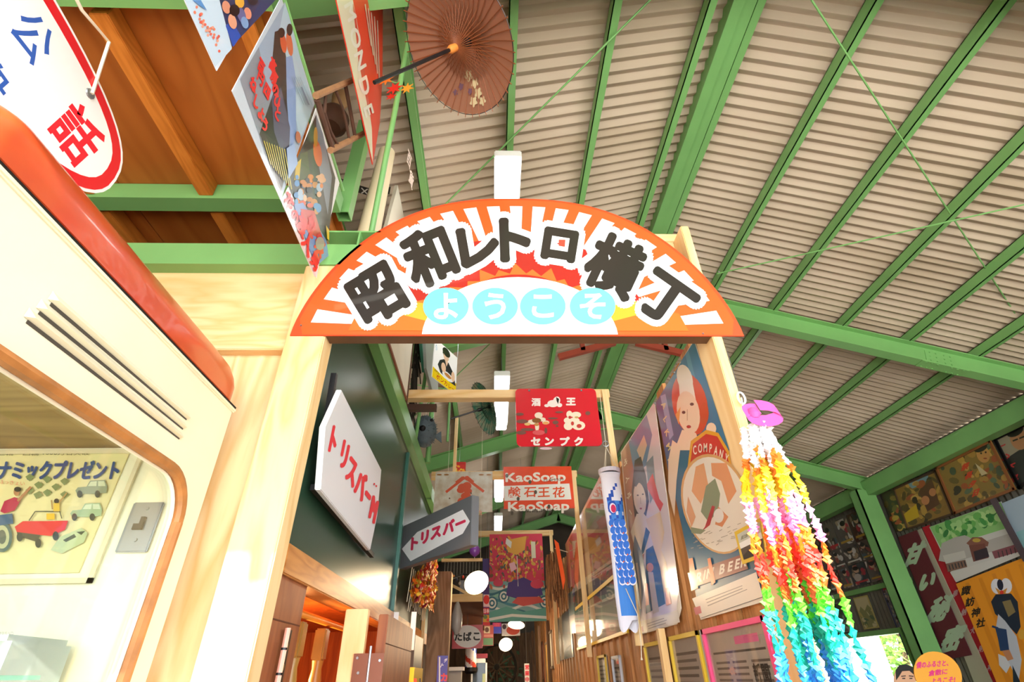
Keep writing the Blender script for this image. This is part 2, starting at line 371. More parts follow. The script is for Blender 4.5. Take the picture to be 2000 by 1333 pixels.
# tree and white panel outside the window
LEAF = mat('sunlit_leaf', '#9cc24a', 0.6, 0, 0.35, 12, col2='#5f8a2c')
tr = thing('garden_tree', 'sunlit green tree outside the low window', 'tree', (8.8, 12.6, 0))
MB().tube([(8.8, 12.6, 0), (8.82, 12.58, 1.2), (8.9, 12.5, 2.4)], [0.09, 0.07, 0.04], 8).build('trunk', mat('bark', '#6a5340', 0.9), tr)
mb = MB()
for i in range(2600):
    p = V((random.gauss(0, 0.7), random.gauss(0, 0.8), random.gauss(0, 0.75))) + V((8.8, 12.5, 2.0))
    a = V((random.random()-.5, random.random()-.5, random.random()-.5)).normalized()*0.09; b = a.orthogonal().normalized()*0.05
    mb.add([p-a, p+b, p+a, p-b], [(0, 1, 2, 3)])
tag(mb.build('foliage', LEAF, tr, fix=False), kind='stuff')
wA, wB = V((5.62, 10.2, 0)), V((at(1737, 1300, Y=10.2).x, 10.2, 0))
wd_ = (wB-wA).normalized(); wN = V((wd_.y, -wd_.x, 0)); wN = wN if wN.y < 0 else -wN
wp = sheet('notice_board', 'white notice board standing outside the low window', 'board', [wA+V((0, 0, 2.0)), wB+V((0, 0, 2.0)), wB, wA], wN, 0.03, WHITE)
a = Art(PL(wA, wN), wN); a.ell(1676, 1268, 5, 4, '#d8283a').rect(1684, 1262, 8, 6, '#e05a60'); a.build(wp)
# ================================================================== fluorescent lights down the middle of the hall
TUBE = mat('lit_diffuser', '#ffffff', 0.4, emit=4)
for (ly, l) in ((1.83, 1.2), (4.38, 1.2), (7.3, 1.2), (9.6, 1.2)):
    t = thing('ceiling_light', {1.83: 'white fluorescent light hanging just above the arched sign', 4.38: 'white fluorescent light hanging behind the red enamel sake sign', 7.3: 'white fluorescent light hanging behind the soap sign', 9.6: 'farthest white fluorescent light above the tapestry'}[ly], 'light', (0.08, ly+l/2, 3.9), 'hanging fluorescent lights')
    MB().box(0.0, 0.16, ly, ly+l, 3.97, 4.03).build('housing', WHITE, t, bevel=0.006)
    MB().box(0.015, 0.145, ly+0.02, ly+l-0.02, 3.9, 3.97).build('diffuser', TUBE, t, bevel=0.012)
    for y in (ly+0.2, ly+l-0.2): tube('hanger', STEEL, t, [(0.08, y, 4.03), (0.08, y, 4.34)], 0.004, 6)
# ================================================================== loft over the left side
loft = thing('loft_ceiling', 'brown plywood underside of a loft on green beams and timber joists', 'ceiling', (-1.5, 1.2, 3.3), kind='structure')
for x0, x1 in ((-2.3, -1.65), (-1.645, -1.27), (-1.265, -0.74)):
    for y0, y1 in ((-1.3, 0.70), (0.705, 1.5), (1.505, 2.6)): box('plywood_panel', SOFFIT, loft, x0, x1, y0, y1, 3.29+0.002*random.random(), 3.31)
for x in (-1.75, -1.25, -0.80):
    for y0, y1 in ((-1.3, 0.68), (0.78, 1.50), (1.6, 2.6)): box('joist', JOIST, loft, x-0.03, x+0.03, y0, y1, 3.215, 3.289, bevel=0.003)
for y0 in (0.68, 1.5): MB().box(-2.3, -0.69, y0, y0+0.075, 3.2, 3.289).build('loft_beam', GREEN, loft)
box('edge_board', JOIST, loft, -0.74, -0.70, -1.3, 0.66, 3.2, 3.3)
tube('poster_rail', GREEN, loft, [(-0.67, -0.2, 3.26), (-0.67, 1.5, 3.26)], 0.008)
# vertical steel stub hanging at the loft edge
MB().box(-0.725, -0.721, 1.6, 1.66, 3.235, 3.95).box(-0.669, -0.665, 1.6, 1.66, 3.235, 3.95).box(-0.721, -0.669, 1.6, 1.604, 3.235, 3.95).box(-0.721, -0.669, 1.656, 1.66, 3.235, 3.95).build('hanger_tube', GREEN, loft)
pole = one(MB().tube([(-0.557, 1.64, 2.95), (-0.40, 1.18, 4.13)], 0.013, 12), 'steel_pole', GREEN, 'slim green steel pole leaning up behind the arched sign', 'pole', kind='structure', smooth=True)
# ================================================================== timber front left of the gate
wf = thing('wall_plywood', 'pale plywood wall with a board and rail left of the gate', 'wall', (-1.5, 1.58, 0), kind='structure')
box('plywood_panel', PLY, wf, -2.3, -0.742, 1.57, 1.585, 0, 2.44)
box('rail', PINE_X, wf, -2.3, -0.742, 1.53, 1.585, 2.44, 2.485, bevel=0.003)
box('upper_board', PINE_X, wf, -2.3, -0.742, 1.555, 1.58, 2.485, 2.82)
MB().box(-2.3, -0.52, 1.5, 1.508, 2.82, 2.93).box(-2.3, -0.52, 1.508, 1.57, 2.82, 2.828).box(-2.3, -0.52, 1.508, 1.57, 2.922, 2.93).build('green_channel', GREEN, wf)
MB().box(-0.70, -0.47, 1.50, 1.58, 3.0, 3.008).box(-0.56, -0.552, 1.5, 1.58, 2.93, 3.0).build('bracket', GREEN, wf)
box('top_strip', PINE_X, wf, -2.3, -0.7, 1.52, 1.58, 2.931, 2.945)
# ================================================================== the gate
gate = thing('timber_gate', 'pale timber gateway carrying the arched welcome sign', 'gate', (0.03, 1.55, 0))
box('post', PINE_Z, gate, -0.742, -0.605, 1.505, 1.59, 0, 2.82, bevel=0.004)
box('post', PINE_Z, gate, 0.802, 0.838, 1.505, 1.645, 0, 3.06, bevel=0.003)
box('crossbar', PINE_X, gate, -0.74, 0.838, 1.60, 1.645, 3.06, 3.11, bevel=0.003)
box('crossbar', PINE_X, gate, -0.70, 0.801, 1.60, 1.64, 2.97, 3.058, bevel=0.003)
box('lintel', mat('brown_lintel', '#6b4a30', 0.6, 0, 0.2, 10), gate, -0.604, 0.801, 1.506, 1.56, 2.485, 2.56)
# rear frames of the passage
for i, (y, xl, lab) in enumerate(((3.1, -0.62, 'nearest'), (4.75, -0.6, 'second'), (7.1, -0.33, 'third'))):
    t = thing('passage_frame', 'slim pine frame spanning the passage, %s behind the gate' % lab, 'frame', (0.1, y, 0), 'pine frames over the passage')
    box('crossbar', PINE_X, t, xl, 0.80, y-0.02, y+0.05, 3.05, 3.115, bevel=0.003)
    box('post', PINE_Z, t, 0.745, 0.785, y-0.035, y-0.021, 1.58, 3.1) if i else box('post', PINE_Z, t, 0.745, 0.785, y-0.04, y-0.021, 1.58, 3.1)
# arched sign
def hs(t):  # outline of the arch: 0..1 -> half turn
    a = math.pi*t; c, s_ = math.cos(a), math.sin(a)
    r = (abs(c)**2.5 + abs(s_)**1.6); k = 1.0
    lo, hi = 0, 2
    for _ in range(40):
        k = (lo+hi)/2
        if (k*abs(c))**2.5 + (k*abs(s_))**1.6 < 1: lo = k
        else: hi = k
    return k*c, k*s_
SC = 0.0955
def arch(k=1.0, n=64): return [V((SC+hs(i/n)[0]*0.8225*k, 1.5, 2.48+hs(i/n)[1]*0.738*k)) for i in range(n+1)]
ORANGE = mat('sign_red', '#e8481f', 0.4)
sg = MB().slab(arch(), (0, -1, 0), 0.005).build('arch_sign', ORANGE)
tag(sg, 'arched red welcome sign with black and white lettering over the gate', 'sign')
a = Art(lambda x, z: V((SC+x, 1.5, 2.48+z)), (0, -1, 0))
def rim(ph):
    lo, hi = 0, 2; c, s_ = math.cos(ph), math.sin(ph)
    for _ in range(40):
        k = (lo+hi)/2
        if (k*abs(c)/0.8225)**2.5 + (k*s_/0.738)**1.6 < 1: lo = k
        else: hi = k
    return lo
def pol(ph, r): return (r*math.cos(ph), r*math.sin(ph))
R_ = math.radians
a.poly([pol(R_(5+170*i/40), rim(R_(5+170*i/40))*0.985) for i in range(41)][::-1] + [(0.78, 0.004), (-0.78, 0.004)], '#ee5a25')
def wr_(d0, d1, k0, k1, c): a.poly([pol(R_(d0), rim(R_(d0))*k1), pol(R_(d1), rim(R_(d1))*k1), pol(R_((d0+d1)/2+(d1-d0)/2*k0/k1), rim(R_(d1))*k0), pol(R_((d0+d1)/2-(d1-d0)/2*k0/k1), rim(R_(d0))*k0)], c)
for i in range(21):
    ph = 6.5 + i*8.35
    if i in (0, 1, 19, 20):
        cs = ['#f49a2c', '#fbb23c', '#fdc95a', '#ffe07a', '#fff2c0', '#ffffff']; e = [0.3, 0.42, 0.5, 0.57, 0.64, 0.72, 0.93]
        for j in range(6): wr_(ph-2.3, ph+2.3, e[j], e[j+1], cs[j])
    else: wr_(ph-2.3, ph+2.3, 0.4, 0.93, '#ffffff')
a.poly([pol(R_(16+148*i/40), rim(R_(16+148*i/40))*(0.66 if 10 < i < 30 else 0.62)) for i in range(41)] + [(-0.2, 0.05), (0.2, 0.05)], '#a8281e')
for sg_ in (-1, 1):
    a.poly([(sg_*0.30, 0.02), (sg_*0.62, 0.02), (sg_*0.60, 0.10), (sg_*0.33, 0.17)], '#ee6a28')
    a.poly([(sg_*0.30, 0.05), (sg_*0.56, 0.13), (sg_*0.46, 0.16), (sg_*0.32, 0.14)], '#f5a030')
for i in range(11):
    ph = 30 + i*12; r0 = 0.31; a.poly([pol(R_(ph-7), r0*0.94), pol(R_(ph+2), r0*(1.13 if i % 2 else 1.04)), pol(R_(ph+7), r0*0.94)], '#f2662a')
S = lambda u, v: (at(u, v, Y=1.5).x-SC, at(u, v, Y=1.5).z-2.48)
a.poly([(0.355*math.cos(math.pi*i/30), 0.004+0.272*math.sin(math.pi*i/30)) for i in range(31)], '#ffffff')
a.xf = lambda u, v: at(u, v, Y=1.5); a.step = 5e-5
KJ = (('昭', 737, 577, 31, 104, 110), ('和', 838, 503, 22, 100, 114), ('レ', 935, 482, 10, 104, 92), ('ト', 1006, 470, 2, 100, 96), ('ロ', 1093, 480, -9, 82, 78), ('横', 1200, 521, -25, 104, 114), ('丁', 1300, 588, -35, 112, 100))
a.step = 4e-5; k0 = a.k + 2
for st in (0, 1):
    for ci, (ch, u, v, r, w, h) in enumerate(KJ):
        c, s_ = math.cos(R_(r)), math.sin(R_(r)); e = (w*c, -w*s_); up = (-h*s_, -h*c)
        rings = ((17.5, 20), (11, 9)) if st == 0 else ((5.3, 12),)
        a.k = k0 + (ci % 2)*0.5 + st*30
        for rr, nn in rings:
            for j in range(nn):
                t = 2*math.pi*j/nn; a.text(ch, (u+rr*math.cos(t), v+rr*math.sin(t)), e, up, '#ffffff' if st == 0 else '#2e2924', 0.0)
a.k = k0 + 50
a.poly([(1108-17, 470), (1106-2, 470), (1103, 484), (1091, 482)], '#b04a38')
for ch, u in (('よ', 871), ('う', 967), ('こ', 1060), ('そ', 1157)):
    v = 600 if ch in 'よそ' else 600
    a.ell(u, v, 44.5, 36, '#6fd6d2', 36); a.text(ch, (u, v), (60, 0), (0, -58), '#ffffff', 0.025)
a.build(sg, INKG)
for u, v in ((588, 636), (1373, 652), (1404, 532)):
    p = at(u, v, Y=1.498); MB().lathe(p, (0, -1, 0), [(0, 0.004), (0.003, 0.003)], 8).build('screw', STEEL, sg)
# ================================================================== public phone box on the left
def glassmat(name, tint=(0.97, 1, 0.98), gl=0.06, fz=0.5):
    m = bpy.data.materials.new(name); m.use_nodes = True; N = m.node_tree.nodes; L = m.node_tree.links; N.clear()
    o = N.new('ShaderNodeOutputMaterial'); mx = N.new('ShaderNodeMixShader'); t = N.new('ShaderNodeBsdfTransparent'); g = N.new('ShaderNodeBsdfGlossy'); f = N.new('ShaderNodeLayerWeight'); pw = N.new('ShaderNodeMath'); ml = N.new('ShaderNodeMath')
    t.inputs[0].default_value = (*tint, 1); g.inputs['Roughness'].default_value = 0.03; f.inputs[0].default_value = 0.5; pw.operation = 'POWER'; pw.inputs[1].default_value = 4; ml.operation = 'MULTIPLY_ADD'; ml.inputs[1].default_value = fz; ml.inputs[2].default_value = gl; L.new(f.outputs['Facing'], pw.inputs[0]); L.new(pw.outputs[0], ml.inputs[0])
    L.new(ml.outputs[0], mx.inputs[0]); L.new(t.outputs[0], mx.inputs[1]); L.new(g.outputs[0], mx.inputs[2]); L.new(mx.outputs[0], o.inputs[0]); return m
GLASS = glassmat('clear_glass')
BX, BY0, BY1 = -0.81, 0.47, 1.44
booth = thing('phone_booth', 'cream steel public phone box with a rounded red roof and glazed side', 'phone booth', (-1.28, 0.95, 0))
def rounded(y0, y1, z0, z1, r, n=8):
    P = []
    for cy, cz, a0 in ((y1-r, z1-r, 0), (y0+r, z1-r, 90), (y0+r, z0+r, 180), (y1-r, z0+r, 270)):
        P += [(cy+r*math.cos(math.radians(a0+90*i/n)), cz+r*math.sin(math.radians(a0+90*i/n))) for i in range(n+1)]
    return P
WIN = rounded(0.56, 1.345, 0.85, 1.905, 0.11)
# the side wall with its rounded window hole
mb = MB(); N_ = len(WIN); CN = ((BY1, 2.155), (BY0, 2.155), (BY0, 0.08), (BY1, 0.08))
for x in (BX, BX-0.03):
    fs = []
    for q_ in range(4):
        b0 = q_*9
        fs += [(b0+i, b0+i+1, N_+q_) for i in range(8)] + [(b0+8, (b0+9) % N_, N_+(q_+1) % 4, N_+q_)]
    mb.add([(x, y, z) for y, z in WIN] + [(x, y, z) for y, z in CN], fs)
mb.add([(x, y, z) for x in (BX, BX-0.03) for y, z in CN], [(i, (i+1) % 4, 4+(i+1) % 4, 4+i) for i in range(4)])
mb.add([(x, y, z) for x in (BX, BX-0.03) for y, z in WIN], [(i, N_+i, N_+(i+1) % N_, (i+1) % N_) for i in range(N_)])
mb.build('side_wall', CREAM, booth)
MB().box(-1.75, BX-0.031, 1.40, 1.44, 0.08, 2.155).build('side_wall', CREAM, booth)
MB().box(-1.75, -1.71, BY0, 1.40, 0.08, 2.155).build('side_wall', CREAM, booth)
box('front_panel', CREAM, booth, -1.75, BX-0.031, BY0, BY0+0.03, 0.08, 1.5); box('front_panel', CREAM, booth, -1.75, BX-0.031, BY0, BY0+0.03, 1.95, 2.155)  # unseen front; lower panel raised this high to keep the sun out
MB().box(-1.76, BX+0.01, BY0-0.01, BY1+0.01, 0, 0.08).build('base', mat('booth_plinth', '#8c8576', 0.7), booth)
BW = wood('booth_ceiling', '#a98654', '#8d6b3e', 'x', 2)
box('inner_ceiling', BW, booth, -1.71, BX-0.04, BY0+0.03, 1.40, 2.02, 2.04)
tube('window_gasket', RUBBER, booth, [V((BX+0.004, y, z)) for y, z in WIN] + [V((BX+0.004, *WIN[0]))], 0.014)
tube('window_gasket', mat('white_seal', '#e9dcc6', 0.6), booth, [V((BX-0.008, 0.955+(y-0.955)*0.97, 1.38+(z-1.38)*0.978)) for y, z in WIN] + [V((BX-0.008, 0.955+(WIN[0][0]-0.955)*0.97, 1.38+(WIN[0][1]-1.38)*0.978))], 0.005)
MB().slab([(BX-0.012, y, z) for y, z in WIN], (1, 0, 0), 0.004).build('window_pane', GLASS, booth)
# red roof: rounded box
mb = MB(); prof = ((0.0, 2.168), (0.0, 2.215), (0.006, 2.242), (0.02, 2.272), (0.045, 2.30), (0.085, 2.322), (0.14, 2.337), (0.22, 2.348), (0.32, 2.355), (0.45, 2.36)); vs = []; nr = 36
for ins, z in prof:
    x0, x1, y0_, y1_ = -1.765+ins, BX+0.01-ins, BY0-0.01+ins, BY1+0.01-ins; rr = max(0.02, 0.075-ins*0.1)
    for cx, cy, a0 in ((x1-rr, y1_-rr, 0), (x0+rr, y1_-rr, 90), (x0+rr, y0_+rr, 180), (x1-rr, y0_+rr, 270)):
        vs += [(cx+rr*math.cos(math.radians(a0+90*i/8)), cy+rr*math.sin(math.radians(a0+90*i/8)), z) for i in range(9)]
mb.add(vs, [(k_*nr+i, k_*nr+(i+1) % nr, (k_+1)*nr+(i+1) % nr, (k_+1)*nr+i) for k_ in range(len(prof)-1) for i in range(nr)] + [list(range((len(prof)-1)*nr, len(prof)*nr)), list(range(nr-1, -1, -1))])
mb.build('roof', ORED, booth, smooth=True)
MB().box(-1.765, BX+0.008, BY0-0.008, BY1+0.008, 2.15, 2.164).build('roof_trim', CREAM, booth, bevel=0.004)
MB().box(-1.76, BX+0.006, BY0-0.005, BY1+0.005, 2.164, 2.169).build('roof_seam', DARK, booth)
# three pressed louvres in the upper side
for i, (z, y0, y1) in enumerate(((2.045, 0.74, 1.24), (2.018, 0.73, 1.24), (1.991, 0.72, 1.24))):
    MB().add([(BX+0.001, y0, z-0.007), (BX+0.001, y1, z-0.011), (BX+0.011, y1, z-0.008), (BX+0.012, y0+0.01, z-0.003), (BX+0.001, y0, z+0.012), (BX+0.001, y1, z+0.005)], [(0, 1, 2, 3), (3, 2, 5, 4), (0, 3, 4), (1, 5, 2)]).build('louvre', CREAM, booth)
    MB().box(BX, BX+0.0015, y0+0.01, y1, z-0.014, z-0.0075).build('louvre_shade', mat('slot_shadow', '#4a4238', 0.9) if i == 0 else MATS['slot_shadow'], booth)  # flat dark strip painted as the shade under each louvre
# inside: framed motor poster, coin plate, telephone, glass shelf
pq = rectY(1.395, -1.46, -1.035, 1.69, 2.005)
ps = sheet('booth_poster', 'faded yellow prize poster with cars inside the phone box', 'poster', pq, (0, -1, 0), 0.004, mat('old_paper', '#e2d29a', 0.7, 0, 0.1, 6))
a = Art(PY(1.391), (0, -1, 0), clip=(-80, 880, 236, 1110)); a.n = V((0, -1, 0))
a.text('ダイナミックプレゼント', (88, 919), (288, 0), (8, -36), '#3a4a78', fit=True, bold=1.6)
a.text('ホンダ二輪・四輪', (12, 886), (130, 0), (2, -10), '#6a5c3c', 0.0, fit=True).text('1000万台突破', (130, 885), (90, 0), (2, -10), '#6a5c3c', 0.0, fit=True)
for i in range(5):
    for j in range(3):
        if (i+j) % 2 == 0: x, y = 50+i*17, 932+j*13+i*2; a.poly([(x, y), (x+9, y-6), (x+18, y), (x+8, y+9)], '#7d8452')
a.poly([(66, 966), (78, 960), (84, 968), (72, 976)], '#7d8452')
def car(x, y, s, c, cab):
    a.poly([(x, y+9*s), (x+4*s, y+4*s), (x+18*s, y+3*s), (x+24*s, y-7*s), (x+48*s, y-8*s), (x+52*s, y+3*s), (x+50*s, y+13*s), (x+30*s, y+15*s), (x+2*s, y+14*s)], c)
    a.poly([(x+20*s, y+2*s), (x+25*s, y-5*s), (x+35*s, y-6*s), (x+34*s, y+2*s)], cab).poly([(x+37*s, y+2*s), (x+37*s, y-6*s), (x+47*s, y-6*s), (x+49*s, y+2*s)], cab)
    for k in (7, 36): a.ell(x+k*s, y+15*s, 4.5*s, 6*s, '#4d4a38')
car(148, 948, 1.2, '#8f9478', '#c5c7a4'); car(138, 993, 1.2, '#9fae86', '#cbd0ae')
a.poly([(100, 1075), (118, 1050), (160, 1032), (172, 1042), (165, 1060), (122, 1082)], '#b3b98a').poly([(124, 1056), (146, 1044), (150, 1050), (130, 1060)], '#4f5238').poly([(150, 1040), (168, 1038), (160, 1046)], '#4f5238')
a.poly([(30, 1030), (46, 1019), (90, 1019), (134, 1018), (128, 1036), (100, 1048), (60, 1044), (34, 1040)], '#d23a32').poly([(34, 1040), (80, 1046), (74, 1060), (36, 1048)], '#5a5236')
a.line([(58, 1018), (70, 1000), (118, 1000), (122, 1014)], 2, '#55543c').rect(92, 1004, 16, 12, '#e0b030')
for k in ((76, 1062), (110, 1048), (40, 1050)): a.ell(k[0], k[1], 6, 9, '#45432f')
a.poly([(2, 1000), (10, 980), (30, 972), (42, 978), (30, 998), (10, 1004)], '#b02a44').line([(36, 980), (62, 952)], 5, '#b07a50').ell(34, 962, 6, 8, '#b07a50').ell(36, 957, 7, 5, '#3a3020')
a.line([(104, 996), (102, 978)], 3, '#b08a50').line([(116, 984), (132, 964)], 3, '#b08a50').ell(112, 980, 5, 5, '#3a3020').rect(106, 984, 12, 16, '#d8b040')
a.ell(6, 1050, 20, 30, '#5d6a5e').ell(6, 1050, 14, 23, '#b8b48a').ell(6, 1050, 8, 14, '#6a6a58').poly([(-20, 1010), (26, 1004), (28, 1024), (-20, 1030)], '#4a6078')
a.text('はっきょい', (25, 944), (50, 4), (0, -8), '#d87a60', 0.0, fit=True)
a.build(ps)
frame(rectY(1.394, -1.50, -0.99, 1.665, 2.012), (0, -1, 0), 0.012, 0.006, mat('pale_frame', '#d8c8a4', 0.5), ps)
cp = thing('coin_plate', 'steel coin slot plate on the far wall inside the phone box', 'plate', (-0.915, 1.395, 1.8))
MB().box(-0.965, -0.885, 1.39, 1.399, 1.735, 1.862).build('plate', STEEL, cp, bevel=0.003)
MB().box(-0.94, -0.918, 1.384, 1.39, 1.79, 1.805).box(-0.925, -0.915, 1.382, 1.39, 1.79, 1.822).build('slot', DARK, cp); 
for z in (1.845, 1.765): MB().lathe((-0.922, 1.39, z), (0, -1, 0), [(0, 0.005), (0.003, 0.004)], 10).build('screw', STEEL, cp)
ph = thing('telephone', 'grey metal pay telephone behind the glass of the phone box', 'telephone', (-1.05, 1.28, 1.2))
PG = mat('phone_grey', '#b9bdb8', 0.35, 0.3); 
MB().add([(-1.22, 1.2, 1.2), (-0.96, 1.2, 1.2), (-0.93, 1.36, 1.2), (-1.22, 1.36, 1.2), (-1.22, 1.2, 1.545), (-0.975, 1.2, 1.545), (-0.945, 1.36, 1.54), (-1.22, 1.36, 1.545)], [(0,3,2,1),(4,5,6,7),(0,1,5,4),(1,2,6,5),(2,3,7,6),(3,0,4,7)]).build('body', PG, ph, bevel=0.012)
MB().box(-1.23, -1.0, 1.185, 1.2, 1.2, 1.535).build('front_panel', STEEL, ph, bevel=0.006)
a = Art(PY(1.184), (0, -1, 0)); a.text('硬貨投入口', (12, 1238), (28, 0), (0, -7), '#555555', 0.0, fit=True); a.build(ph, name='lettering')
gs = one(MB().box(-1.3, -0.86, 0.56, 1.39, 1.17, 1.18), 'glass_shelf', mat('green_glass', '#8fcab4', 0.1, 0, alpha=0.55), 'green edged glass shelf under the telephone', 'shelf')
gs2 = one(MB().box(-1.35, -0.86, 0.9, 1.175, 1.465, 1.472), 'glass_shelf', MATS['green_glass'], 'thin green edged glass shelf in front of the telephone', 'shelf')
# ================================================================== oval enamel telephone sign above the booth
OX = -1.0
SC_ = 1.0/0.658
OVC = V((OX, 0.30, 2.565)); ORY, ORZ = 0.60, 0.20
def oval(k, x=OX, n=56, d=0): return [V((x, OVC.y+(ORY-d)*math.copysign(abs(math.cos(t))**0.8, math.cos(t)), OVC.z+(ORZ-d)*math.copysign(abs(math.sin(t))**0.8, math.sin(t)))) for t in [2*math.pi*i/n for i in range(n)]]
ov = one(MB().slab(oval(1), (1, 0, 0), 0.004), 'telephone_sign', mat('white_enamel', '#efece6', 0.25, coat=0.3), 'white oval enamel telephone sign with a red rim hung on a cord', 'sign')
a = Art(lambda y, z: V((OX, y, z)), (1, 0, 0))
a.poly([(p.y, p.z) for p in oval(1, d=0.008)], '#d8141e').poly([(p.y, p.z) for p in oval(1, d=0.038)], '#efece6')
a.xf = PX(OX)
a.text('公', (64, 72), (58, 82), (58, -52), '#2a56a8', 0.012)
a.text('衆', (-24, 152), (58, 82), (58, -52), '#2a56a8', 0.012)
a.text('話', (150, 262), (62, 86), (66, -60), '#e01a28', 0.026).text('電', (84, 170), (62, 86), (66, -60), '#e01a28', 0.026) if False else a.text('話', (150, 262), (62, 86), (66, -60), '#e01a28', 0.026)
a.build(ov, INKE)
hp_ = at(175, 183, X=OX); hk = at(213, 82, X=OX)
MB().lathe(hp_ - V((0.002, 0, 0)), (1, 0, 0), [(0, 0.014), (0.006, 0.012), (0.006, 0.006)], 12).build('eyelet', STEEL, ov)
tube('cord', ROPE, ov, [hp_+V((0.006, 0, 0)), hk+V((0, 0, 0)), at(160, 20, X=OX), at(120, -60, X=OX), V((OX, 0.25, 3.2))], 0.004, 6)
# ================================================================== left row of the passage: the bar front
LX = -0.62
BEAMO = wood('varnished_beam', '#c88848', '#a9682c', 'y', 3, 0.35)
BROWN = wood('brown_door', '#9a5a34', '#84482a', 'z', 2, 0.45)
AGED = wood('aged_timber', '#8a7058', '#6d543e', 'z', 4, 0.85)
wl = thing('wall_bar', 'dark green glossy panelled wall of the bar along the left of the passage', 'wall', (LX, 3.5, 0), kind='structure')
box('wall_panel', GREEND, wl, LX-0.03, LX, 1.6, 3.42, 1.80, 2.80); box('wall_panel', GREEND, wl, LX-0.03, LX, 3.48, 5.55, 1.80, 2.80)
box('seam_strip', mat('teal_strip', '#3f6e62', 0.3), wl, LX-0.03, LX+0.02, 3.425, 3.475, 1.80, 2.80, bevel=0.004)
MB().box(LX-0.1, LX+0.0, 1.6, 5.6, 2.80, 2.83).build('recess_shade_strip', mat('recess_shade_green', '#26382a', 0.5), wl)  # solid strip, coloured dark for the shade of the recess below the beam
MB().box(LX-0.05, LX+0.05, 1.6, 5.6, 2.83, 2.85).box(LX+0.038, LX+0.05, 1.6, 5.6, 2.85, 2.93).box(LX-0.05, LX+0.05, 1.6, 5.6, 2.93, 2.945).build('top_beam', GREEN, wl)
box('bottom_beam', BEAMO, wl, LX-0.08, LX+0.012, 1.6, 5.35, 1.715, 1.80, bevel=0.004)
# white hexagonal bar sign on black brackets
hx = thing('bar_sign', 'white hexagonal bar sign with red lettering on the green wall', 'sign', (LX, 2.25, 2.2))
HEX = [(667, 761), (745, 918), (737, 1008), (723, 1076), (626, 957), (635, 834)]
pf = PX(LX+0.06)
MB().slab([pf(*p) for p in HEX], (1, 0, 0), 0.02).build('panel', mat('sign_white', '#dedcdc', 0.3), hx, bevel=0.003)
BLK = mat('black_iron', '#1d1c1d', 0.4, 0.4)
for p, q in (((653, 731), (640, 812)), ((612, 952), (727, 1086))):
    bar('bracket', BLK, hx, PX(LX+0.022)(*p), PX(LX+0.022)(*q), 0.02, 0.02, (1, 0, 0))
a = Art(pf, (1, 0, 0))
for ch, u, v, w in (('ト', 651, 862, 1.0), ('リ', 672, 890, 1.0), ('ス', 686, 922, 1.05), ('バ', 704, 946, 1.0), ('ー', 718, 968, .6), ('M', 729, 996, .85)):
    a.text(ch, (u, v), (17*w, 23*w), (12, -60), '#e0343c', bold=2.0)
for u, v in ((730, 946), (734, 950)): a.ell(u, v, 1.6, 2.2, '#e0343c', 8)
a.build(hx, name='lettering')
# projecting grey sign with white arrow hexagon
sA, sB = V((LX+0.004, 3.56, 0)), V((-0.125, 2.88, 0)); sd = (sB-sA).normalized(); sn = V((sd.y, -sd.x, 0)); sn = sn if sn.y < 0 else -sn
pz = lambda t, z: sA + (sB-sA)*t + V((0, 0, z))
ar = thing('arrow_sign', 'grey projecting bar sign with a white hexagon and red lettering', 'sign', (LX, 3.4, 2.2))
q = [pz(0, 2.325), pz(1, 2.325), pz(1, 2.055), pz(0, 2.055)]
MB().slab(q, sn, 0.05).build('box', mat('sign_grey', '#707276', 0.4), ar, bevel=0.003)
pf = PL(q[0], sn); a = Art(pf, sn)
a.poly([(815, 1040), (904, 996), (918, 1019), (904, 1043), (802, 1097), (785, 1073)], '#ffffff')
for ch, u, v in (('ト', 810, 1061), ('リ', 830, 1050), ('ス', 852, 1041), ('バ', 877, 1030), ('ー', 900, 1022)):
    a.text(ch, (u, v), (22, -9), (2, -28), '#e0355c', bold=1.6)
a.build(ar, INK, 'lettering')
bar('mount', BLK, ar, (LX, 3.57, 2.3), (LX, 3.62, 2.3), 0.03, 0.03)
# bar doorway below: door leaves, posts, spindles, warm interior
INT = wood('orange_lit_boards', '#c8662a', '#a84c1c', 'z', 3, 0.5)
bi = thing('wall_bar_interior', 'orange boarded back wall inside the bar', 'wall', (-1.55, 2.6, 0), kind='structure')
yb = 1.65
while yb < 4.6:
    box('board', INT, bi, -1.6, -1.57, yb, yb+0.17, 0, 1.78); yb += 0.178
box('ceiling_board', INT, bi, -1.6, LX-0.09, 1.62, 4.6, 1.78, 1.80); box('end_board', INT, bi, -1.6, LX-0.03, 4.6, 4.63, 0, 1.78)
dl = thing('door_1', 'brown door leaf hinged beside the left gate post', 'door', (LX-0.01, 1.74, 0), kind='structure')
box('leaf', BROWN, dl, LX-0.03, LX, 1.61, 1.865, 0, 1.725, bevel=0.003)
box('panel_joint', mat('joint_dark', '#5c3018', 0.7), dl, LX, LX+0.001, 1.61, 1.86, 1.60, 1.604)
st = thing('label_strip', 'dark vertical label strip on the brown door leaf by the post', 'label', (LX, 1.78, 1.5))
MB().box(LX+0.001, LX+0.006, 1.74, 1.785, 1.2, 1.585).build('plate', mat('dark_label', '#3d3224', 0.5), st)
for z in (1.54, 1.49, 1.43): MB().lathe((LX+0.006, 1.762, z), (1, 0, 0), [(0, 0.012), (0.002, 0.010)], 8).build('mark', mat('bronze_ink', '#8a7348', 0.5) if z == 1.54 else MATS['bronze_ink'], st)
rd = thing('wall_rod', 'slim pink banded rod standing against the door leaf', 'rod', (LX+0.03, 1.70, 1.2))
tube('shaft', mat('pink_rod', '#d79a86', 0.4), rd, [(LX+0.02, 1.705, 1.1), (LX+0.02, 1.705, 1.585)], 0.008)
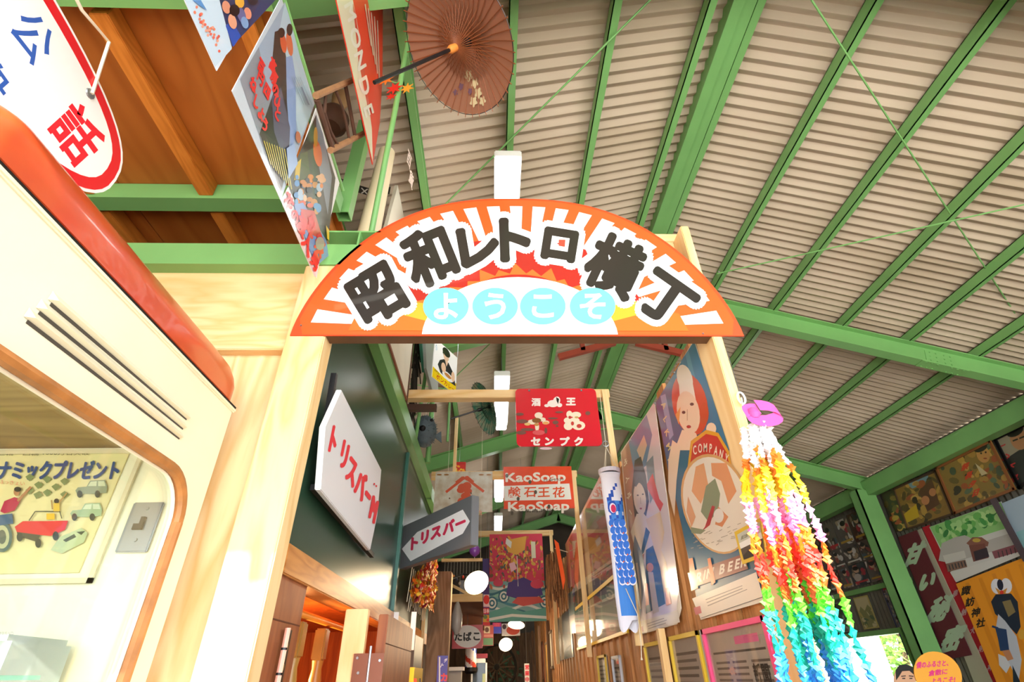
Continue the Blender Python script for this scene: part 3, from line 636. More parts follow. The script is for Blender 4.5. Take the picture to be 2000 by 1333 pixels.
for z in (1.53, 1.47): tube('band', BLK, rd, [(LX+0.02, 1.705, z), (LX+0.02, 1.705, z+0.006)], 0.009)
dp = one(MB().box(LX, -0.527, 2.40, 2.44, 0, 1.705), 'door_post', PINE_Z, 'pale pine post standing at the bar doorway', 'post', kind='structure', bevel=0.003)
d2 = thing('door_2', 'brown door leaf standing open into the passage', 'door', (-0.46, 2.8, 0), kind='structure')
box('leaf', BROWN, d2, -0.492, -0.452, 2.46, 3.25, 0, 1.69, bevel=0.003)
box('panel_joint', MATS['joint_dark'], d2, -0.452, -0.451, 2.46, 3.25, 1.58, 1.584)
hg = MB().box(-0.56, -0.50, 2.392, 2.399, 1.38, 1.545).build('hinge', mat('brown_hinge', '#7d4a34', 0.5, 0.3), d2)
MB().box(-0.495, -0.44, 2.392, 2.399, 1.38, 1.545).build('hinge', MATS['brown_hinge'], d2)
tube('hinge_pin', STEEL, d2, [(-0.4975, 2.394, 1.36), (-0.4975, 2.394, 1.57)], 0.006)
for x, z in ((-0.545, 1.53), (-0.535, 1.48), (-0.548, 1.43), (-0.455, 1.52)): MB().lathe((x, 2.392, z), (0, -1, 0), [(0, 0.006), (0.003, 0.005)], 8).build('screw', STEEL, hg)
SPM = mat('turned_wood', '#9a7838', 0.35, 0, 0.2, 10)
for i, y in enumerate((2.28, 2.6)):
    prof = [(0, .028), (0.35, .028), (0.36, .02), (0.5, .016), (0.56, .026), (0.62, .016), (0.75, .02), (0.83, .03), (0.9, .018), (1.0, .022), (1.05, .03), (1.12, .018), (1.2, .026), (1.26, .034), (1.34, .022), (1.40, .016), (1.46, .026), (1.50, .020), (1.53, .024)]
    t = thing('turned_spindle', 'turned wooden spindle in the bar doorway, %s the door leaf' % ('next to' if i == 0 else 'second from'), 'spindle', (-0.76, y, 0), 'turned spindles in the bar doorway')
    MB().lathe((-0.76, y, 0), (0, 0, 1), prof, 16).build('shaft', SPM, t, smooth=True)
    MB().box(-0.785, -0.735, y-0.03, y+0.03, 1.53, 1.65).build('block', SPM, t, bevel=0.006)
cr = one(MB().tube([(-0.74, 1.9, 1.672), (-0.74, 2.95, 1.672)], 0.014, 10), 'curtain_rod', mat('brass_rod', '#d89a3a', 0.35, 0.2), 'yellow rail running over the spindles', 'rail', smooth=True)
lm = bpy.data.lights.new('bar_lamp', 'POINT'); lm.energy = 14; lm.color = (1, 0.5, 0.18); lm.shadow_soft_size = 0.06
lb = thing('bar_lamp', 'small dark pendant lamp glowing inside the bar', 'lamp', (-1.0, 2.6, 1.55))
MB().lathe((-1.0, 2.6, 1.56), (0, 0, 1), [(0, 0.055), (0.03, 0.05), (0.06, 0.02), (0.2, 0.008)], 14).build('shade', BLK, lb, smooth=True)
MB().lathe((-1.0, 2.6, 1.50), (0, 0, 1), [(0, 0.006), (0.012, 0.022), (0.035, 0.026), (0.055, 0.014)], 12).build('bulb', mat('warm_bulb', '#ff9a4a', 0.4, emit=12), lb, smooth=True)
lo = bpy.data.objects.new('bar_lamp_light', lm); COL.objects.link(lo); lo.parent = lb; lo.location = (0, 0, -0.12)
nl = one(MB().box(-1.565, -1.56, 2.75, 2.85, 1.50, 1.6), 'neon_sign', mat('violet_neon', '#7a4cff', 0.4, emit=3), 'small violet neon sign on the back wall of the bar', 'sign')
# yellow and black cabinet with white uprights further along
cb = thing('display_case', 'black and yellow display case with white uprights past the door leaf', 'case', (-0.53, 3.7, 0))
box('body', mat('case_black', '#221d1a', 0.4), cb, -0.60, -0.47, 3.5, 3.9, 1.517, 1.68); box('panel', mat('case_yellow', '#f0c818', 0.4), cb, -0.60, -0.46, 3.49, 3.91, 0.0, 1.515)
box('insert', mat('case_red', '#7c2a20', 0.5), cb, -0.575, -0.50, 3.495, 3.499, 1.55, 1.66)
for x in (-0.598, -0.49): box('upright', WHITE, cb, x-0.012, x+0.018, 3.488, 3.50, 1.60, 1.80)
a = Art(PY(3.488), (0, -1, 0)); a.rect(808, 1326, 6, 7, '#d84020').rect(819, 1326, 3, 8, '#30281c'); a.build(cb, name='lettering')
# aged pillar with a slim pine strip and blue sign
pl = one(MB().box(-0.575, -0.385, 5.0, 5.16, 0, 2.275), 'timber_pillar', AGED, 'weathered grey brown timber pillar beside the passage', 'pillar', kind='structure', bevel=0.006)
ps_ = one(MB().box(-0.615, -0.59, 4.9, 4.94, 0, 2.3), 'pine_strip', PINE_Z, 'slim pine strip standing left of the weathered pillar', 'post', kind='structure')
bs = sheet('blue_sign', 'narrow blue sign with red and white katakana on the weathered pillar', 'sign', rectY(4.98, -0.47, -0.385, 1.25, 1.62), (0, -1, 0), 0.012, mat('sign_blue', '#2c2ea8', 0.35))
a = Art(PY(4.979), (0, -1, 0)); a.rect(857, 1284, 3, 50, '#e8e8ee')
a.text('ト', (864, 1300), (9, -2), (4, -9), '#e6e6f6', 0.05).text('ラ', (870, 1291), (7, -2), (3, -8), '#e6e6f6', 0.05).text('カ', (867, 1324), (15, 0), (0, -17), '#f0505c', 0.06); a.build(bs, name='lettering')
# orange tinsel and leaf garland hung under the arrow sign
GARL = print_mat('garland_paper', 0.6)
g = thing('leaf_garland', 'bundle of orange and red paper leaves hanging under the arrow sign', 'garland', (-0.6, 4.1, 2.0))
mb = MB(); cs = ['#f07a1e', '#f59a2a', '#e0452a', '#f4c23a', '#d8d040', '#e85a70', '#fdb03a']
for i in range(900):
    t = random.random(); p = V((-0.555+0.05*random.random(), 3.75+1.15*t, 1.90+0.05*t + random.random()*(0.14+0.30*t)))
    a1 = V((0.3*(random.random()-.5), random.random()-.5, random.random()-.5)).normalized()*(0.022+0.03*random.random()); b1 = V((1, 0.2, 0)).cross(a1).normalized()*0.02
    mb.add([p-a1, p+b1, p+a1, p-b1], [(0, 1, 2, 3)], lin(random.choice(cs)))
tag(mb.build('leaf_bundle', GARL, g, fix=False), kind='stuff')
mb = MB()
for i in range(14):
    y = 3.75+0.08*i; mb.tube([(-0.56, y, 2.1), (-0.58, y+0.02, 1.84+0.05*random.random())], 0.003, 4)
tag(mb.build('streamers', mat('pale_streamer', '#e8d8b8', 0.6), g), kind='stuff')
# ---- things above the bar wall
wb = one(MB().slab(rectX(-0.565, 2.0, 2.92, 2.95, 3.42, 1), (1, 0, 0), 0.018), 'blank_board', mat('cream_board', '#e9e0cc', 0.6, 0, 0.05, 6), 'blank cream board standing on the green beam above the bar wall', 'board')
box('edge_strip', mat('red_brown', '#8a4a30', 0.6), wb, -0.568, -0.560, 2.0, 2.92, 2.946, 2.965)
cbd = one(MB().slab([(-0.62, 1.95, 2.95), (-0.62, 2.6, 2.95), (-0.62, 2.45, 4.1), (-0.62, 2.15, 4.1)], (1, 0, 0), 0.02), 'cream_board', MATS['cream_board'], 'tall cream board leaning above the gate between pole and purlin', 'board')
c2 = thing('rolled_mat', 'cream rolled mat standing upright behind the green pole', 'mat', (-0.62, 1.85, 2.95))
MB().lathe((-0.63, 1.80, 2.95), (0.02, 0, 1), [(0, 0.06), (1.0, 0.045)], 18).build('roll', mat('cream_mat', '#ecd9b4', 0.6), c2, smooth=True)
gp = one(MB().slab(rectX(-0.58, 1.98, 2.03, 2.95, 3.5, 1), (1, 0, 0), 0.01), 'grey_board', mat('grey_panel', '#5d5f60', 0.5), 'narrow grey panel leaning between the cream boards', 'panel')
rs = MB().slab([V((-0.50, 2.42+0.13*math.cos(t), 3.78+0.33*math.sin(t))) for t in [2*math.pi*i/28 for i in range(28)]], (1, 0, 0), 0.01).build('red_oval_sign', mat('salmon_enamel', '#d65a48', 0.4)); tag(rs, 'red oval enamel sign hung edge on behind the green pole', 'sign')
a = Art(PX(-0.50), (1, 0, 0)); a.text('百', (799, 312), (8, 22), (4, -26), '#f2d9cc', 0.03).text('貨', (803, 350), (8, 22), (4, -26), '#f2d9cc', 0.03); a.build(rs)
gp_ = thing('signboard_stack', 'grey and teal signboards leaning edge on above the pine frame', 'signboard', (-0.5, 3.4, 3.1))
MB().slab([PX(-0.5)(*p) for p in ((830, 640), (852, 640), (856, 770), (846, 770), (833, 720))], (1, 0, 0), 0.02).build('grey_board', mat('silver_board', '#a4aaa4', 0.4), gp_)
MB().slab([PX(-0.52)(*p) for p in ((821, 640), (834, 640), (834, 728), (829, 728))], (1, 0, 0), 0.02).build('teal_board', mat('teal_board', '#2f6f58', 0.4), gp_)
# clutter of rusty boards, tubes and poles
RUST = mat('rusty_iron', '#6b4632', 0.8, 0.2, 0.4, 14)
TWIG = mat('dark_twig', '#2f2a1f', 0.9)
tw = thing('net_bundle', 'dark green net bundle hanging above the bar wall', 'net', (-0.58, 3.3, 3.1))
mb = MB()
for i in range(60):
    y = 3.22+0.2*random.random(); z = 3.15+0.7*random.random(); mb.tube([(-0.62+0.03*random.random(), y, z), (-0.62+0.05*random.random(), y+0.06, z-0.18)], 0.006, 4)
tag(mb.build('strands', TWIG, tw), kind='stuff')
rb = one(MB().box(-0.60, -0.58, 3.0, 3.05, 2.946, 4.05), 'rusty_post', RUST, 'rusty brown upright behind the net bundle', 'post')
for i, (y, x, z0, z1, r, lb_) in enumerate(((4.05, -0.55, 2.95, 3.75, .022, 'thick green tube upright beside the dried blowfish'), (4.0, -0.392, 3.115, 4.02, .011, 'thin green pipe rising beside the green parasol'), (3.62, -0.60, 2.946, 4.0, .014, 'dark green leaning tube behind the grey signboards'))):
    one(MB().tube([(x, y, z0), (x+(0.06 if i == 2 else 0), y, z1)], r, 10), 'green_tube', GREEN, lb_, 'tube', 'green tubes above the bar', smooth=True)
br = one(MB().box(-0.64, -0.4, 3.16, 3.2, 3.0, 3.045), 'brown_rail', mat('dark_brown', '#4d342a', 0.6), 'dark brown rail under the nearest passage crossbar', 'rail')
pb = one(MB().box(-0.40, -0.37, 4.752, 4.79, 3.116, 3.7), 'pine_batten', PINE_Z, 'short pine batten beside the thin green pipe', 'batten')
# dried blowfish
fs_ = thing('dried_blowfish', 'grey dried blowfish hanging above the bar wall', 'fish ornament', (-0.56, 3.8, 3.05))
FISH = mat('blowfish_skin', '#5c6a72', 0.7, 0, 0.3, 20, bump=0.4)
bm = bmesh.new(); bmesh.ops.create_uvsphere(bm, u_segments=24, v_segments=16, radius=1)
for v in bm.verts: v.co = V((v.co.x*0.095, v.co.y*0.12, v.co.z*0.13))
me = bpy.data.meshes.new('body'); bm.to_mesh(me); bm.free(); me.materials.append(FISH)
for p in me.polygons: p.use_smooth = True
o = bpy.data.objects.new('body', me); COL.objects.link(o); o.parent = fs_; o.location = (0, 0, 0.07); WL[o.name] = V((-0.56, 3.8, 3.12))
MB().lathe((-0.56, 3.69, 3.10), (0.2, -1, 0), [(0, 0.028), (0.012, 0.02), (0.02, 0.008)], 12).build('mouth', BLK, fs_, smooth=True)
for x, z in ((-0.60, 3.18), (-0.50, 3.18)): MB().lathe((x, 3.715, z), (0, -1, 0.2), [(0, 0.014), (0.008, 0.010), (0.012, 0.003)], 10).build('eye', BLK, fs_, smooth=True)
MB().slab([(-0.49, 3.8, 3.08), (-0.43, 3.82, 3.13), (-0.42, 3.82, 3.03)], (0, -1, 0), 0.008).build('fin', FISH, fs_); MB().slab([(-0.65, 3.8, 3.1), (-0.70, 3.82, 3.15), (-0.71, 3.82, 3.05)], (0, -1, 0), 0.008).build('fin', FISH, fs_)
mb = MB()
for i in range(140):
    u, w = random.random()*2*math.pi, math.acos(2*random.random()-1); n_ = V((math.cos(u)*math.sin(w), math.sin(u)*math.sin(w), math.cos(w))); p = V((-0.56, 3.8, 3.12))+V((n_.x*0.095, n_.y*0.12, n_.z*0.13)); mb.tube([p, p+n_*0.016], [0.003, 0.0006], 4)
tag(mb.build('spines', FISH, fs_), kind='stuff')
tube('cord', ROPE, fs_, [(-0.56, 3.8, 3.24), (-0.56, 3.8, 4.0)], 0.002, 5)
# food advert enamel sign
q = [V((-0.423, 3.0, 3.49)), V((-0.28, 3.27, 3.49)), V((-0.28, 3.27, 3.17)), V((-0.423, 3.0, 3.17))]
nn = (q[1]-q[0]).cross(q[3]-q[0]); nn = nn if nn.y < 0 else -nn
bo = sheet('food_sign', 'white and yellow enamel food sign of a person in dark kimono holding a plate', 'sign', q, nn, 0.006, mat('enamel_white2', '#f6f6f4', 0.3))
a = Art(unit(*q), nn, clip=(0, 0, 1, 1))
a.poly([(0, .74), (.5, .80), (1, .70), (1, 1), (0, 1)], '#f4d414').poly([(.25, .45), (.42, .34), (.62, .34), (.85, .5), (.98, .78), (.7, .8), (.3, .74), (.18, .6)], '#26282f').poly([(.46, .34), (.6, .34), (.54, .48)], '#e9c7a8')
a.ell(.5, .22, .12, .14, '#e9c3a2').ell(.5, .12, .17, .11, '#1f1a18').poly([(.36, .12), (.4, .26), (.34, .2)], '#1f1a18').ell(.62, .70, .24, .10, '#f2f2f0').ell(.62, .68, .15, .05, '#c98a4a').ell(.42, .56, .10, .12, '#e9c3a2').ell(.84, .6, .08, .13, '#e9c3a2')
a.text('ボンカレー', (.55, .9), (.8, 0), (0, -.12), '#c84a1c', 0.02, fit=True).text('大塚の', (.16, .8), (.2, .02), (0, -.06), '#3c3020', 0.02, fit=True).text('軽い', (.08, .22), (.07, 0), (0, -.16), '#7fb4d8', 0.02, fit=True)
a.build(bo, INKE)
for p in (q[0], q[1]): tube('hanger', STEEL, bo, [p+V((0, 0.004, -0.005)), p+V((0, 0.004, 0.62))], 0.002, 5)
# ================================================================== right side of the passage: slatted fence with posters
FX = 0.81
SLAT = wood('fence_slat', '#c58a52', '#a9703c', 'z', 3, 0.6)
fence = thing('slatted_fence', 'brown vertical board fence along the right of the passage', 'fence', (FX+0.03, 4.5, 0))
y = 1.66; i = 0
while y < 11.5:
    w = 0.085 + 0.02*((i*7) % 3); box('board', SLAT, fence, FX+0.012*(i % 2), FX+0.016+0.012*(i % 2), y, y+w, 0, 2.56+0.03*((i*5) % 3)); y += w+0.012; i += 1
for z in (0.5, 1.55, 2.3): box('rail', PINE_Y, fence, FX+0.03, FX+0.07, 1.66, 11.5, z, z+0.07)
PAPER = mat('poster_paper', '#e6dcc8', 0.5); LAM = glassmat('clear_film', (0.98, 0.98, 0.98), 0.07)
def px_sheet(name, label, cat, X, pts, m=PAPER, t=0.003, group=None, n=(-1, 0, 0)): return sheet(name, label, cat, [at(*p, X=X) for p in pts], n, t, m, group)
# beer poster
X1 = 0.80
bp = sheet('beer_poster', 'tall blue beer poster of a person in a red headscarf holding a round label', 'poster', rectX(X1, 1.648, 2.2, 1.625, 2.565, -1), (-1, 0, 0), 0.004, PAPER)
a = Art(PX(X1), (-1, 0, 0)); CAP = '#e3d8c6'
a.poly([(1356, 667), (1280, 788), (1370, 1208), (1493, 1166)], '#2f6483')
a.poly([(1356, 667), (1330, 706), (1392, 900), (1425, 880)], '#3a7698').poly([(1345, 684), (1339, 694), (1362, 790), (1370, 786)], '#5a92ac')
a.poly([(1298, 765), (1282, 788), (1308, 935), (1322, 905)], '#4a5a88').poly([(1290, 774), (1300, 770), (1316, 850), (1308, 860)], '#8d9cc0')
for k, ch in enumerate('ALKMN'): a.text(ch, (1297+k*3.2, 792+k*27), (7, 14), (9, -10), '#d8c890', 0.03)
a.ell(1348, 790, 34, 62, '#d0502c', 24, rot=-12).ell(1338, 740, 15, 28, '#efe0cc', 18, rot=-14).poly([(1326, 745), (1352, 740), (1362, 795), (1330, 800)], '#efe2d0')
a.ell(1345, 806, 22, 42, '#eecfae', 22, rot=-10).poly([(1320, 810), (1330, 795), (1326, 830)], '#e8a050').ell(1376, 808, 9, 22, '#c85028', 12)
a.ell(1336, 806, 3.5, 3, '#5a3a30').ell(1352, 790, 4, 3, '#5a3a30').ell(1346, 834, 4.5, 3, '#b83028').line([(1343, 800), (1343, 822)], 1.5, '#c89a78')
a.poly([(1333, 840), (1360, 846), (1372, 880), (1318, 880)], '#eecfae').poly([(1314, 860), (1330, 872), (1322, 940), (1318, 1010), (1306, 960), (1306, 900)], '#eccdb0').ell(1390, 838, 10, 12, '#eecfae', 12)
a.poly([(1345, 916), (1352, 868), (1380, 846), (1402, 852), (1420, 880), (1428, 915)], '#c8382c').poly([(1343, 920), (1350, 862), (1380, 840), (1404, 846), (1424, 880), (1431, 916), (1428, 919), (1420, 884), (1402, 853), (1380, 848), (1354, 868), (1347, 920)], '#e0a02c')
for k, ch in enumerate('COMPANY'):
    t = k/6; a.text(ch, (1358+62*t, 884-14*math.sin(math.pi*(t*0.9+0.1))+12*t), (10, 2-5+8*t), (-2+7*t, -24), '#f0e2c8', 0.02)
a.ell(1400, 985, 66, 100, '#d8a468', 36, rot=-16).ell(1400, 986, 62, 95, '#e9dcc8', 36, rot=-16)
a.poly([(1360, 912), (1376, 905), (1385, 950), (1370, 985), (1352, 960)], '#e2a070').poly([(1390, 905), (1420, 905), (1440, 960), (1424, 985), (1410, 940), (1392, 930)], '#e0986a')
a.poly([(1380, 950), (1398, 935), (1408, 965), (1404, 1000), (1385, 1020), (1370, 1000)], '#8a9070').poly([(1404, 990), (1424, 1010), (1412, 1030), (1398, 1025)], '#dc8f60').poly([(1378, 1030), (1392, 988), (1398, 990), (1388, 1026), (1370, 1040)], '#b8383c').ell(1405, 1008, 10, 14, '#e8ddd0').poly([(1350, 1030), (1380, 1036), (1370, 1044), (1352, 1042)], '#8a9070').poly([(1345, 970), (1360, 1010), (1352, 1030), (1342, 1000)], '#dfa278')
for k in range(26): x_, y_ = 1350+random.random()*95, 1045+random.random()*38; a.line([(x_, y_-(x_-1350)*.22), (x_+5+4*random.random(), y_-4-(x_-1350)*.22+3*random.random())], 1.2, '#a89884')
a.poly([(1345, 1120), (1455, 1082), (1464, 1112), (1352, 1150)], '#8a4a40').poly([(1350, 1118), (1366, 1112), (1376, 1140), (1358, 1147)], '#d8784c')
for ch, u, v in (('R', 1368, 1128), ('I', 1378, 1124), ('N', 1389, 1120), ('B', 1413, 1112), ('E', 1429, 1107), ('E', 1443, 1102), ('R', 1456, 1098)): a.text(ch, (u, v), (19, -6), (4, -27), '#e8dcca', 0.035)
a.poly([(1347, 1092), (1355, 1090), (1366, 1150), (1352, 1155)], '#e8834a').poly([(1384, 1092), (1390, 1090), (1400, 1138), (1392, 1144)], '#e8834a')
a.poly([(1354, 1170), (1480, 1118), (1493, 1166), (1370, 1208)], CAP).rows([(1380, 1170), (1465, 1138), (1470, 1152), (1386, 1188)], 3, '#8e8478', 0.3, 0.3).poly([(1357, 1188), (1370, 1184), (1373, 1198), (1361, 1202)], '#c8505a')
a.build(bp, INKG)
# second poster: two bathers
b2 = px_sheet('bathers_poster', 'tall faded poster of two figures in dark bathing dress with a caption strip', 'poster', 0.797, [(1212, 884), (1278, 786), (1330, 1190), (1322, 1220), (1246, 1242)])
a = Art(PX(0.797), (-1, 0, 0))
a.poly([(1214, 884), (1278, 788), (1326, 1150), (1322, 1194), (1240, 1218)], '#d9c9cc').poly([(1214, 884), (1240, 846), (1262, 990), (1262, 1060), (1240, 1215), (1228, 1030)], '#b07868')
a.poly([(1228, 863), (1263, 810), (1274, 850), (1262, 910), (1240, 930)], '#6a8cae').poly([(1244, 880), (1258, 850), (1264, 870), (1254, 905)], '#e2c2a8').poly([(1262, 905), (1276, 890), (1282, 960), (1270, 985)], '#7d8f9a')
a.poly([(1275, 925), (1288, 975), (1296, 985), (1290, 1000), (1262, 950)], '#d8404a')
a.poly([(1240, 900), (1252, 892), (1262, 930), (1268, 980), (1262, 1010), (1240, 1010), (1234, 960)], '#3d3a3a').ell(1250, 975, 12, 32, '#e6cdb2', 20, rot=-6).line([(1240, 950), (1250, 935), (1262, 955)], 6, '#2f2c2c')
a.ell(1246, 968, 2, 1.5, '#3a2c28').ell(1256, 966, 2, 1.5, '#3a2c28').ell(1252, 994, 2.5, 1.8, '#b84038').line([(1251, 972), (1252, 985)], 1, '#b89878')
a.poly([(1244, 1004), (1258, 1004), (1275, 1025), (1262, 1080), (1246, 1090), (1232, 1040)], '#e8cfb4').poly([(1262, 1015), (1290, 1000), (1298, 1040), (1292, 1075), (1302, 1100), (1308, 1150), (1296, 1160), (1275, 1060)], '#e3c39a')
a.poly([(1262, 1030), (1270, 1040), (1258, 1080), (1250, 1090)], '#2b5a70').poly([(1240, 1045), (1254, 1080), (1262, 1120), (1250, 1215), (1242, 1217), (1234, 1100)], '#335f82').poly([(1262, 1075), (1276, 1066), (1290, 1110), (1300, 1180), (1262, 1200), (1262, 1110)], '#27546a')
a.ell(1270, 1109, 7, 9, '#d88a48').poly([(1266, 1118), (1276, 1118), (1288, 1195), (1276, 1200)], '#c8b49a').poly([(1260, 1140), (1266, 1140), (1268, 1182), (1262, 1184)], '#b83440').line([(1244, 1100), (1250, 1140), (1252, 1190)], 4, '#b8a08c')
for k, ch in enumerate('サイダー'): a.text(ch, (1222+k*3.4, 905+k*32), (5, 10), (6, -16), '#ece0cc', 0.03)
a.poly([(1300, 1150), (1306, 1148), (1312, 1180), (1302, 1184)], '#e8905a')
a.poly([(1241, 1219), (1324, 1192), (1329, 1216), (1247, 1241)], '#dcd0bc').rows([(1264, 1218), (1302, 1205), (1305, 1220), (1268, 1232)], 3, '#8e8478', 0.3).poly([(1249, 1226), (1256, 1224), (1258, 1234), (1251, 1236)], '#c8606a')
a.build(b2, INKG)
for p in ((1318, 728), (1280, 788), (1232, 860)):
    q_ = at(*p, X=0.792); MB().lathe(q_, (-1, 0, 0), [(0, 0.006), (0.004, 0.005), (0.008, 0.002)], 10).build('pin', STEEL, b2 if p[0] < 1290 else bp, smooth=True)
# big film-covered poster beyond the carp streamer
b3 = sheet('film_poster', 'wide reddish landscape poster under wrinkled clear film with a yellow lower edge', 'poster', rectX(0.803, 3.42, 5.6, 1.68, 2.68, -1), (-1, 0, 0), 0.004, PAPER)
a = Art(PX(0.803), (-1, 0, 0))
a.poly([(1176, 922), (1104, 1064), (1108, 1100), (1196, 990)], '#d8a498').poly([(1196, 985), (1106, 1095), (1110, 1150), (1215, 1050)], '#b5805c').poly([(1104, 1064), (1116, 1040), (1132, 1110), (1120, 1150), (1110, 1120)], '#c07a40')
a.poly([(1140, 1000), (1165, 955), (1182, 960), (1188, 1010), (1165, 1050), (1140, 1055)], '#b0a08e').poly([(1130, 1060), (1160, 1040), (1186, 1005), (1188, 1035), (1150, 1075), (1130, 1095)], '#7c4034').poly([(1165, 1020), (1186, 1000), (1190, 1025), (1172, 1035)], '#c0433c')
a.poly([(1115, 1100), (1212, 1040), (1214, 1080), (1112, 1150)], '#c9a088').poly([(1110, 1160), (1215, 1085), (1220, 1150), (1112, 1205)], '#5f6a5c').poly([(1110, 1205), (1220, 1160), (1224, 1222), (1108, 1240)], '#b78f7c')
a.poly([(1118, 1152), (1200, 1100), (1200, 1108), (1118, 1160)], '#ecece6').text('食料品', (1168, 1127), (34, -18), (3, -10), '#c84048', 0.03, fit=True)
for x_ in (1128, 1150, 1172): a.line([(x_, 1150-(x_-1128)*.6), (x_+4, 1222-(x_-1128)*.3)], 2.5, '#ccb89c')
a.build(b3, INKG)
MB().slab(rectX(0.792, 3.42, 5.6, 1.68, 2.66, -1), (-1, 0, 0), 0.0006).build('clear_film', LAM, b3)
box('lower_edge', mat('yellow_tape', '#e0b820', 0.4), b3, 0.788, 0.80, 3.42, 5.6, 1.66, 1.68); box('middle_edge', MATS['yellow_tape'], b3, 0.788, 0.795, 3.55, 5.5, 1.985, 2.01)
# dark glazed picture further on, old notice panel
dk = thing('glazed_picture', 'dark glazed picture reflecting a barber pole beyond the wide poster', 'picture', (0.80, 6.6, 2.0))
MB().slab(rectX(0.806, 6.0, 7.3, 1.62, 2.06, -1), (-1, 0, 0), 0.004).build('board', mat('dark_picture', '#2c2620', 0.3), dk)
MB().slab(rectX(0.79, 6.0, 7.3, 1.62, 2.06, -1), (-1, 0, 0), 0.003).build('glass', LAM, dk)
# pink framed clipping, yellow framed cards, small yellow photo
def clipping(name, label, Ya, Yb, z0, z1, fm, seed, big=False):
    random.seed(seed); q = rectX(0.796, Ya, Yb, z0, z1, -1); n = (-1, 0, 0)
    s_ = sheet(name, label, 'frame', q, n, 0.006, mat(name+'_paper%d' % seed, '#a89a88', 0.35))
    a = Art(unit(*q), n, clip=(0, 0, 1, 1)); a.rect(.06, .03, .88, .94, '#b9ab9a')
    if big:
        a.rect(.5, .06, .34, .035, '#e8709a').rect(.1, .12, .8, .01, '#5d5248')
        for k in range(3): a.rows([(.12+.28*k, .16), (.36+.28*k, .16), (.36+.28*k, .42), (.12+.28*k, .42)], 10, '#6d6258', 0.4, 0.15)
        a.rect(.36, .46, .34, .4, '#c9b86a').rect(.72, .52, .22, .36, '#4c5238').rows([(.08, .46), (.33, .46), (.33, .95), (.08, .95)], 12, '#6d6258', 0.4, 0.15).text('新聞', (.78, .22), (.2, 0), (0, -.08), '#3d352e', 0.02, fit=True)
    else:
        a.rows([(.12, .1), (.88, .1), (.88, .36), (.12, .36)], 6, '#6d6258', 0.4, 0.25).rect(.18, .40, .64, .06, '#7a6878').rect(.3, .52, .6, .4, '#6a4a58' if seed == 3 else '#5a5640').rows([(.08, .52), (.26, .52), (.26, .92), (.08, .92)], 8, '#6d6258', 0.4, 0.2)
    a.build(s_, INK); frame(q, n, 0.016, 0.012, fm, s_)
    MB().slab([p+V((-0.004, 0, 0)) for p in q], n, 0.001).build('glass', LAM, s_)
PINK = mat('pink_frame', '#e8487e', 0.4); YEL = mat('yellow_frame', '#d8b42c', 0.45)
clipping('pink_clipping', 'newspaper clipping in a bright pink frame low on the fence', 1.65, 2.18, 0.95, 1.59, PINK, 1, True)
clipping('yellow_clipping', 'newspaper clipping in a yellow frame next to the pink one', 2.23, 2.62, 1.0, 1.592, YEL, 3)
clipping('olive_clipping', 'darker clipping in a yellow frame, left of the other yellow frame', 2.72, 3.08, 1.0, 1.588, YEL, 4)
clipping('gold_frame_card', 'narrow brown card in a gold frame under the wide poster', 4.2, 4.55, 1.0, 1.58, YEL, 5)
clipping('grey_frame_card', 'narrow grey framed card left of the bare slats under the wide poster', 3.72, 3.98, 1.0, 1.56, mat('grey_frame', '#b8bcc4', 0.4), 6)
random.seed(11)
pst = one(MB().box(0.76, 0.79, 2.66, 2.70, 0.95, 1.63), 'pine_strip', PINE_Z, 'pale pine strip standing between the two yellow framed clippings', 'post')
sm = sheet('photo_card', 'small yellow bordered photo card on the fence beside the paper cranes', 'card', [at(*p, X=0.775) for p in ((1434, 1040), (1485, 1012), (1497, 1086), (1450, 1103))], (-1, 0, 0), 0.004, YEL)
a = Art(PX(0.775), (-1, 0, 0)); a.poly([(1440, 1045), (1484, 1020), (1487, 1040), (1444, 1062)], '#b8bcae').poly([(1444, 1062), (1487, 1040), (1490, 1052), (1447, 1073)], '#e6e4de').poly([(1447, 1073), (1490, 1052), (1494, 1078), (1453, 1094)], '#51443a').poly([(1452, 1086), (1470, 1066), (1484, 1070), (1488, 1081), (1454, 1094)], '#2a2622')
a.text('記念', (1455, 1048), (14, -7), (2, -9), '#7a7a60', 0.03, fit=True).text('観光', (1476, 1050), (12, -6), (2, -8), '#c06070', 0.03, fit=True); a.build(sm)
# ------------------------------------------------------------------ enamel signs on the passage frames
sq = rectY(3.055, 0.145, 0.70, 2.685, 3.105)
se = MB()
P = []
for cx, cz, a0 in ((0.67, 3.075, 0), (0.175, 3.075, 90), (0.175, 2.715, 180), (0.67, 2.715, 270)): P += [V((cx+0.03*math.cos(math.radians(a0+30*i)), 3.055, cz+0.03*math.sin(math.radians(a0+30*i)))) for i in range(4)]
sk = one(se.slab(P, (0, -1, 0), 0.004), 'sake_sign', mat('red_enamel_sign', '#d62030', 0.25, coat=0.4), 'worn red enamel sake sign with white lettering on the nearest frame', 'sign')
a = Art(PY(3.055), (0, -1, 0)); WT = '#f2e6e0'
a.text('酒', (1047, 786), (18, 0), (0, -16), WT, bold=0.8).text('王', (1115, 785), (19, 0), (0, -16), WT, bold=1.1)
a.ell(1080, 789, 11, 7, WT).ell(1087, 784, 7, 9, WT, rot=20).ell(1068, 793, 5, 3, WT).ell(1093, 792, 5, 4, WT).poly([(1086, 776), (1092, 780), (1090, 790), (1087, 784)], '#1f1c1c')
CR = '#efe0c8'
for x_, y_, rx, ry in ((1052, 812, 8, 6), (1040, 825, 10, 5), (1066, 826, 7, 4), (1049, 834, 4, 9), (1058, 820, 8, 4)): a.ell(x_, y_, rx, ry, CR, 14)
